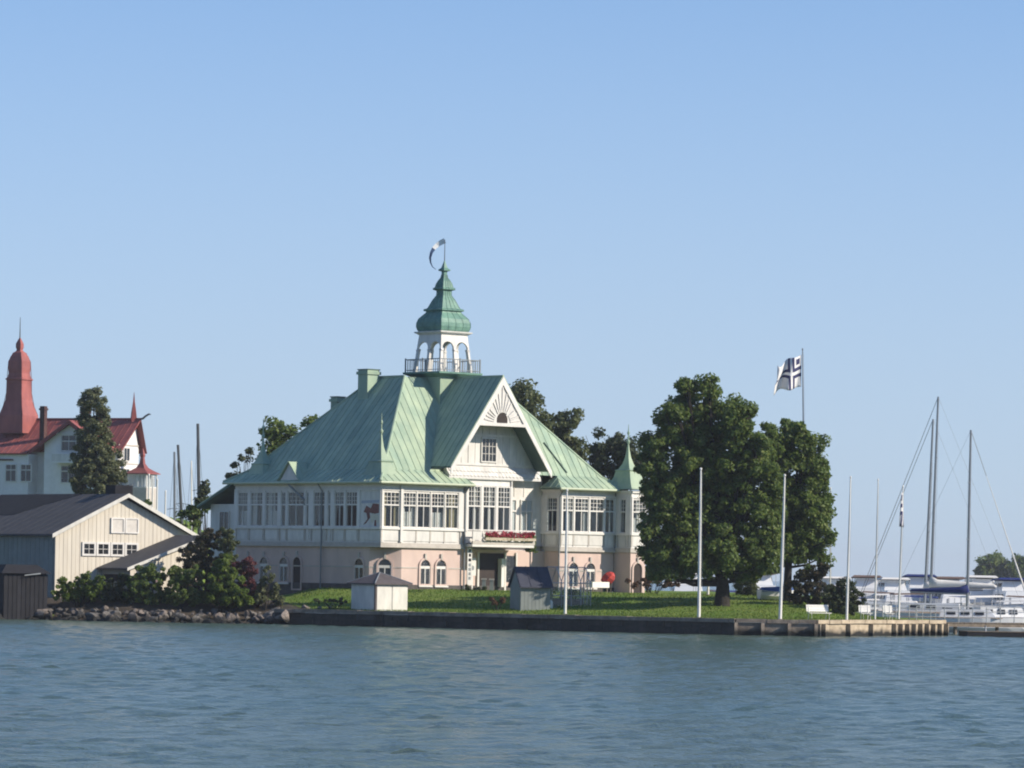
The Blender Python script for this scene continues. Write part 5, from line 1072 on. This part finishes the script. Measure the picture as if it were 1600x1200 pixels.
# ------------------------------------------------------------------ boats
def hull(L, Bm, fb, parent, m='hull_white', dr=0.35):
    """boat hull, bow toward +x"""
    rings = []; n = 12
    for i in range(n + 1):
        t = i / n; x = -L / 2 + L * t; w = Bm / 2 * (0.72 + 0.28 * math.sin(min(1, t / 0.5) * math.pi / 2)) * (1 - max(0, (t - 0.5) / 0.5) ** 2.2) + 0.015; sh = fb + 0.22 * abs(t - 0.4) ** 1.6 * 2; k = 1 - 0.6 * max(0, (t - 0.75) / 0.25) ** 2
        xo = 0.35 * max(0, (t - 0.8) / 0.2)
        rings.append([(x + xo, -w, sh), (x + xo * 0.6, -w * 0.94, sh * 0.35), (x, -w * 0.5 * k, -dr * k), (x, w * 0.5 * k, -dr * k), (x + xo * 0.6, w * 0.94, sh * 0.35), (x + xo, w, sh)])
    return MB().rings(rings).build('hull', m, parent, False)
def cabin(parent, x0, x1, w, z0, z1, m='hull_white'):
    c = MB().rings([[(x0, -w, z0), (x1, -w * 0.8, z0), (x1, w * 0.8, z0), (x0, w, z0)], [(x0 + 0.1, -w * 0.88, z1), (x1 - 0.5, -w * 0.62, z1), (x1 - 0.5, w * 0.62, z1), (x0 + 0.1, w * 0.88, z1)]]).build('cabin', m, parent)
    for s in (-1, 1):
        for i in range(3):
            xa = lerp(x0, x1, 0.12 + i * 0.25); xb = lerp(x0, x1, 0.28 + i * 0.25); zz = lerp(z0, z1, 0.38), lerp(z0, z1, 0.78); y0 = lambda x, z: s * (lerp(w, w * 0.8, (x - x0) / (x1 - x0)) * lerp(1, 0.83, (z - z0) / (z1 - z0)) + 0.03)
            MB().prism([(xa, y0(xa, zz[0]), zz[0]), (xb, y0(xb, zz[0]), zz[0]), (xb - 0.03, y0(xb, zz[1]), zz[1]), (xa, y0(xa, zz[1]), zz[1])], (0, -s * 0.06, 0)).build('cabin_window', 'dark_pane', c)
    return c
def sailboat(label, mast_bot, mast_top, Y, L, rz, m='hull_white', cover='canvas_blue', boom_px=None, cover_h=0.35, group=None, furl=True, mm='mast_alu', fore=None):
    base = at(mast_bot[0], mast_bot[1], Y); b = Vector((base.x, Y, 0)); t = thing('sailing_yacht', label, 'sailboat', b, rz, group)
    tp = at(mast_top[0], mast_top[1], Y) - b; tp = Matrix.Rotation(-rz, 3, 'Z') @ tp
    Bm = L * 0.31; fb = 0.095 * L
    hu = hull(L, Bm, fb, t, m); hu.location.x = -L * 0.06
    MB().prism([(-L * 0.5, -Bm * 0.36, fb + 0.02), (L * 0.2, -Bm * 0.42, fb + 0.02), (L * 0.40, -0.1, fb + 0.12), (L * 0.40, 0.1, fb + 0.12), (L * 0.2, Bm * 0.42, fb + 0.02), (-L * 0.5, Bm * 0.36, fb + 0.02)], (0, 0, 0.04)).build('deck', 'teak', t)
    cabin(t, -L * 0.18, L * 0.2, Bm * 0.3, fb + 0.06, fb + 0.06 + 0.055 * L)
    MB().tube([(0, 0, fb), tp * 0.5 + Vector((0, 0, fb * 0.5)), tp], [0.10, 0.095, 0.07], 8).build('mast', mm, t)
    for f in (0.42, 0.72):
        c = tp * f + Vector((0, 0, fb * (1 - f))); MB().tube([c + Vector((-0.1, -Bm * 0.28, 0)), c, c + Vector((-0.1, Bm * 0.28, 0))], 0.025, 4).build('spreader', mm, t)
    zb = 0.09 * L + fb + 0.75; bl = L * 0.38
    MB().tube([(-0.1, 0, zb), (-bl, 0, zb + 0.05)], 0.07, 8).build('boom', mm, t)
    rg = [[(x, math.cos(k * math.pi / 4) * r * 0.5, zb + 0.12 + r * 0.6 + math.sin(k * math.pi / 4) * r) for k in range(8)] for x, r in ((0.12, 0.05), (0.02, cover_h), (-0.5, cover_h * 0.62), (-bl * 0.5, cover_h * 0.46), (-bl * 0.97, cover_h * 0.28), (-bl * 1.02, 0.04))]
    MB().rings(rg).build('sail_cover', cover, t, True)
    bow = fore or Vector((L * 0.44, 0, fb + 0.35)); stn = Vector((-L * 0.55, 0, fb + 0.3))
    MB().tube([tp, bow], 0.018, 4).build('forestay', 'mast_dark', t); MB().tube([tp, stn], 0.006, 4).build('backstay', 'mast_dark', t)
    if furl: MB().tube([tp.lerp(bow, 0.25), tp.lerp(bow, 0.6), tp.lerp(bow, 0.97)], [0.02, 0.04, 0.09], 6).build('furled_jib', 'canvas_white', t)
    for s in (-1, 1): MB().tube([tp, tp * 0.72 + Vector((-0.1, s * Bm * 0.28, fb * 0.28)), (-0.15, s * Bm * 0.46, fb)], 0.006, 3).build('shroud', 'mast_dark', t)
    for s in (-1, 1):
        rl = MB().tube([(-L * 0.52, s * Bm * 0.36, fb + 0.65), (0, s * Bm * 0.47, fb + 0.6), (L * 0.36, s * 0.25, fb + 0.85)], 0.014, 4).build('guard_rail', 'steel_grey', t)
        for k in range(6): u = k / 5; p = Vector((lerp(-L * 0.5, L * 0.3, u), s * Bm * (0.36 + 0.11 * math.sin(u * 3.0)) * (1 - 0.5 * max(0, u - 0.7) / 0.3), fb)); MB().tube([p, p + Vector((0, 0, 0.62))], 0.012, 4).build('stanchion', 'steel_grey', rl)
    return t
sailboat('white yacht with royal blue sail cover on its boom', (1511, 960), (1517, 672), 283, 10.0, math.radians(-8), boom_px=None)
sailboat('white yacht with the tallest mast and a white sail cover', (1453, 960), (1466, 620), 297, 12.0, math.radians(172), cover='canvas_white', cover_h=0.45, furl=False)
sailboat('dark-hulled yacht with second tallest mast beside the tallest', (1444, 960), (1458, 655), 303, 11.0, math.radians(174), 'hull_blue', 'canvas_white', cover_h=0.3, furl=False)
def motorboat(label, px, Y, L, rz, m='hull_white', top='canvas_white', grp='motor cruisers moored in the marina'):
    p = at(px, 950, Y); t = thing('motor_cruiser', label, 'motorboat', (p.x, Y, 0), rz, grp); fb = 0.12 * L; hull(L, L * 0.34, fb, t, m)
    cabin(t, -L * 0.2, L * 0.28, L * 0.14, fb + 0.03, fb + 0.11 * L); MB().rings([[(-L * 0.32, -L * 0.13, fb + 0.19 * L), (L * 0.05, -L * 0.12, fb + 0.2 * L), (L * 0.05, L * 0.12, fb + 0.2 * L), (-L * 0.32, L * 0.13, fb + 0.19 * L)], [(-L * 0.3, -L * 0.11, fb + 0.205 * L), (L * 0.02, -L * 0.1, fb + 0.215 * L), (L * 0.02, L * 0.1, fb + 0.215 * L), (-L * 0.3, L * 0.11, fb + 0.205 * L)]]).build('canopy', top, t)
    if L > 10: cabin(t, -L * 0.29, L * 0.04, L * 0.115, fb + 0.112 * L, fb + 0.188 * L); cabin(t, -L * 0.45, -L * 0.2, L * 0.13, fb + 0.03, fb + 0.11 * L)
    for x in (-L * 0.3, 0.0):
        for s in (-1, 1): MB().tube([(x, s * L * 0.115, fb), (x, s * L * 0.115, fb + 0.19 * L)], 0.03, 5).build('canopy_post', 'steel_grey', t)
    for s in (-1, 1): MB().tube([(-L * 0.1, s * L * 0.15, fb + 0.5), (L * 0.3, s * L * 0.1, fb + 0.6), (L * 0.48, 0, fb + 0.75)], 0.015, 4).build('guard_rail', 'steel_grey', t)
    return t
motorboat('white motor cruiser with white canopy moored beyond the blue-covered yacht', 1556, 291, 7.5, math.radians(12))
motorboat('white cruiser with blue canopy moored left of the tall masts', 1418, 312, 7.0, math.radians(170), top='canvas_blue')
motorboat('small white cruiser behind the two short benches', 1368, 318, 6.0, math.radians(5))
motorboat('small dark blue cruiser at the outer end of the pontoon', 1604, 300, 6.5, math.radians(-20), 'hull_blue')
motorboat('white cruiser seen under the crown left of the linden trunk', 1085, 352, 9.0, math.radians(3))
motorboat('white cruiser seen under the crown right of the linden trunk', 1208, 352, 8.0, math.radians(176))
motorboat('small open cruiser far left of the white post', 1052, 356, 6.0, math.radians(20))
db = gp(1216, 268, 940); dg = thing('covered_dinghy', 'small dinghy under a blue tarpaulin on the grass by the linden', 'dinghy', db, math.radians(15)); hull(2.6, 1.2, 0.45, dg, dr=0.05).location.z = 0.06
MB().rings([[(-1.25, -.55, .5), (0.6, -.6, .52), (1.3, 0, .6), (0.6, .6, .52), (-1.25, .55, .5)], [(-1.1, -.15, .78), (0.4, -.15, .85), (0.9, 0, .75), (0.4, .15, .85), (-1.1, .15, .78)]]).build('tarpaulin', 'tarp_blue', dg)

# ------------------------------------------------------------------ pier, railing, floating dock, far posts
pz = 0.8; p0, p1 = Vector((QX[-1][0] - 1.5, 268.0, 0)), Vector((44.0, 279.0, 0)); dd = (p1 - p0).normalized(); LP_ = (p1 - p0).length
pier = thing('pier', 'grey plank pier with open railing leading to the moored yachts', 'pier', p0, math.atan2(dd.y, dd.x))
MB().box(0, LP_, 0.05, 1.75, pz - 0.28, pz - 0.05).build('beam', 'wood_old', pier)
pk_ = MB().box(0.0, 0.155, 0, 1.8, pz - 0.045, pz).build('plank', 'wood_old', pier)
for i in range(1, int(LP_ / 0.17)): share('plank', pk_, pier, (i * 0.17, R.uniform(-0.02, 0.02), R.uniform(-0.004, 0.004)))
for i in range(0, int(LP_ / 1.12)):
    MB().tube([(i * 1.12 + 0.1, 0.06, pz - 0.05), (i * 1.12 + 0.1, 0.06, pz + 1.0)], 0.035, 5).build('rail_post', 'steel_grey', pier)
    if i % 3 == 0: MB().tube([(i * 1.12 + 0.1, 0.4, -1.5), (i * 1.12 + 0.1, 0.4, pz - 0.28)], 0.12, 7).build('pile', 'wood_old', pier)
for z in (0.35, 0.68, 1.0): MB().tube([(0.1, 0.06, pz + z), (LP_, 0.06, pz + z)], 0.022, 4).build('hand_rail', 'steel_grey', pier)
q_ = at(1512, 985, 262.5); dk = thing('floating_dock', 'low dark floating dock lying in front of the pier', 'dock', (q_.x, 262.5, 0), math.radians(9))
MB().box(0, 14, 0, 2.2, -0.25, 0.30).build('float', 'felt_black', dk)
dp = MB().box(0.0, 0.14, -0.03, 2.23, 0.302, 0.345).build('plank', 'wood_old', dk)
for i in range(1, 92): share('plank', dp, dk, (i * 0.152, 0, R.uniform(-0.004, 0.004)))
for x in (1.2, 6.5): MB().tube([(x, 0.2, 0.345), (x, 0.2, 0.62), (x, 0.2, 0.70)], [0.06, 0.05, 0.09], 8).build('bollard', 'steel_grey', dk)
# railing along the quay edge behind the benches
ra, rb = gp(1338, 268, 955), gp(1462, 269.5, 955); ra.z = rb.z = 0.95; dv = rb - ra
rl = thing('quay_railing', 'low grey metal railing behind the white quay benches', 'railing', ra, math.atan2(dv.y, dv.x)); Lr = dv.length
for i in range(int(Lr / 0.9) + 1): MB().tube([(i * 0.9, 0, -0.1), (i * 0.9, 0, 0.95)], 0.03, 5).build('rail_post', 'steel_grey', rl)
for z in (0.4, 0.7, 0.95): MB().tube([(0, 0, z), (Lr, 0, z)], 0.02, 4).build('hand_rail', 'steel_grey', rl)
# masts of boats moored behind the boathouse
for (bx, tx, ty, r, m, lab) in ((272, 278, 695, 0.15, 'mast_dark', 'dark mast with a hooked head left of the tallest one, behind the boathouse'), (268, 272.5, 706, 0.12, 'mast_alu', 'grey mast close beside the hook-headed mast'), (299, 309, 662, 0.17, 'mast_dark', 'tallest dark mast standing behind the boathouse'), (296, 299, 720, 0.07, 'pole_white', 'thin white mast just left of the tallest dark mast')):
    Y = 318.0; p = at(bx, 830, Y); t = thing('moored_sailboat', lab, 'sailboat', (p.x, Y + (bx % 7) * 2.2, 0), math.radians(80)); q = at(tx, ty, Y + (bx % 7) * 2.2) - Vector(t.location); q = Matrix.Rotation(-math.radians(80), 3, 'Z') @ q
    hull(7.5, 2.3, 0.8, t); MB().tube([(0, 0, 0.7), q * 0.5, q], [r, r * 0.9, r * 0.7], 7).build('mast', m, t); c = q * 0.65; MB().tube([c + Vector((0, -0.6, -0.1)), c, c + Vector((0, 0.6, -0.1))], 0.025, 4).build('spreader', m, t)
    MB().tube([q, (3.3, 0, 1.0)], 0.015, 3).build('forestay', 'mast_alu', t); MB().tube([q, (-3.6, 0, 0.9)], 0.015, 3).build('backstay', 'mast_alu', t); MB().tube([(-0.1, 0, 1.8), (-2.8, 0, 1.9)], 0.06, 6).build('boom', m, t)
for k, (px, ty, by) in enumerate(((232, 742, 792), (238, 745, 795), (245, 750, 800), (258, 768, 808))):
    Y = 312.0; p = at(px, by, Y); t = thing('mooring_pole', ('tallest slim pale pole in the row behind the boathouse roof', 'second tallest slim pale pole, just beside the tallest', 'third tallest slim pale pole in the row behind the boathouse', 'shortest slim pale pole, standing apart from its row')[k], 'pole', (p.x, Y, 1.2), 0, 'pale poles behind the boathouse'); z = at(px, ty, Y).z - 1.2
    MB().tube([(0, 0, -0.3), (0, 0, z)], [0.07, 0.055], 7).build('shaft', 'pole_white', t); MB().tube([(0, 0, z), (0, 0, z + 0.08)], [0.08, 0.05], 7).build('cap', 'pole_white', t)

# ------------------------------------------------------------------ far shore on the right
mat('shore_green', (0.05, 0.065, 0.03), 0.95, 0.3, 0.3)
fx = np.linspace(97, 300, 30); fy = np.array([880.0, 890, 905, 960, 1100]); FX, FY = np.meshgrid(fx, fy); FZ = np.where(FY < 885, -0.5, np.where(FY < 895, 0.5, 1.2)) * np.clip((FX - 96) / 12, 0.05, 1); fi = np.arange(FX.size).reshape(FX.shape)
struct(npmesh('far_shore', np.stack([FX, FY, FZ], 2).reshape(-1, 3), np.stack([fi[:-1, :-1], fi[:-1, 1:], fi[1:, 1:], fi[1:, :-1]], 2).reshape(-1, 4), 'shore_green'))
for k, (px, lst, lab) in enumerate(((1550, [(1540, 885, 14, 16), (1555, 882, 16, 18), (1568, 890, 12, 16), (1534, 898, 10, 12), (1545, 905, 18, 8), (1566, 906, 14, 8)], 'rounded far tree on the distant shore beyond the yacht masts'), (1592, [(1584, 892, 10, 14), (1598, 876, 12, 16), (1606, 888, 14, 18), (1594, 905, 18, 9)], 'far tree with a ragged top at the end of the distant shore'), (1640, [(1630, 884, 16, 16), (1650, 880, 16, 18), (1640, 905, 24, 10)], 'wide far tree further along the distant shore'))):
    p = at(px, 900, 915); tree('far_tree', lab, 'tree', Vector((p.x, 915, 0.9)), pxblobs(lst, 915, 1, 2.0, 1.05), 'leaf_linden', 0.4, 60, 0.36, 1.6, 0.7, 1.6, inner=0.3)
# more boats lying in the marina and behind the lawn
for k, (px, Y, L, a, m, top, lab) in enumerate((
    (1345, 300, 6.5, 8, 'hull_grey', 'canvas_blue', 'grey cruiser with blue canopy behind the dark clipped bush'),
    (1392, 305, 6.0, 172, 'hull_blue', 'canvas_white', 'dark blue cruiser with white canopy behind the narrowest bench'),
    (1440, 322, 7.5, 4, 'hull_grey', 'tarp_brown', 'grey cruiser with brown canopy beneath the tallest masts'),
    (1480, 318, 6.8, 176, 'hull_white', 'canvas_white', 'white cruiser with white canopy between the masts'),
    (1528, 325, 7.0, 10, 'hull_white', 'canvas_blue', 'white cruiser with blue canopy under the far shore trees'),
    (1578, 330, 7.2, 170, 'hull_white', 'tarp_brown', 'white cruiser with brown canopy at the far shore end'),
    (1352, 345, 7.5, 178, 'hull_white', 'tarp_brown', 'far white cruiser with brown canopy beyond the clipped bush'),
    (1405, 350, 7.0, 3, 'hull_white', 'canvas_white', 'far white cruiser with white canopy beyond the limp flag'),
    (1150, 358, 7.0, 8, 'hull_white', 'canvas_blue', 'white cruiser with blue canopy seen just right of the linden trunk'),
    (1110, 362, 7.0, 172, 'hull_white', 'tarp_brown', 'white cruiser with brown canopy behind the short white post'),
    (1250, 356, 7.5, 176, 'hull_white', 'canvas_white', 'white cruiser half hidden by the brownish bush'))):
    motorboat(lab, px, Y, L, math.radians(a), m, top)
for k, (px, Y, L, a, m, top, lab) in enumerate((
    (1306, 372, 11.0, -84, 'hull_grey', 'canvas_white', 'big end-on cruiser with white canopy beyond the brownish bush'),
    (1354, 378, 11.5, -95, 'hull_white', 'tarp_brown', 'big end-on cruiser with brown canopy beyond the short bench'),
    (1398, 370, 11.0, -88, 'hull_blue', 'canvas_white', 'big end-on dark blue cruiser beyond the limp flag'),
    (1438, 380, 12.0, -92, 'hull_grey', 'canvas_blue', 'big end-on cruiser with blue canopy left of the tall masts'),
    (1484, 374, 11.5, -86, 'hull_grey', 'tarp_brown', 'big end-on cruiser with brown canopy between the tall masts'),
    (1534, 382, 12.0, -94, 'hull_white', 'canvas_white', 'big end-on cruiser with white canopy under the rounded far tree'),
    (1582, 376, 11.5, -88, 'hull_grey', 'canvas_blue', 'big end-on cruiser with blue canopy under the ragged far tree'),
    (1072, 380, 11.5, -92, 'hull_white', 'canvas_white', 'big end-on cruiser seen beneath the left side of the linden crown'),
    (1188, 384, 12.0, -87, 'hull_white', 'tarp_brown', 'big end-on cruiser seen beneath the right side of the linden crown'))):
    motorboat(lab, px, Y, L, math.radians(a), m, top)

# ------------------------------------------------------------------ thin summer haze over the harbour
hzm = bpy.data.materials.new('haze'); hzm.use_nodes = True; hn, hl = hzm.node_tree.nodes, hzm.node_tree.links
hn.clear(); ho = hn.new('ShaderNodeOutputMaterial'); pv = hn.new('ShaderNodeVolumePrincipled'); pv.inputs['Color'].default_value = (0.86, 0.91, 1.0, 1); pv.inputs['Density'].default_value = 0.00012; pv.inputs['Anisotropy'].default_value = 0.2
hl.new(pv.outputs[0], ho.inputs['Volume']); MATS['haze'] = hzm
hzo = MB().box(-5100, 5100, -5100, 6100, -4.0, 40.0).build('haze', 'haze'); stuff(hzo); hzo['label'] = 'thin pale summer haze over the harbour'; hzo['category'] = 'haze'
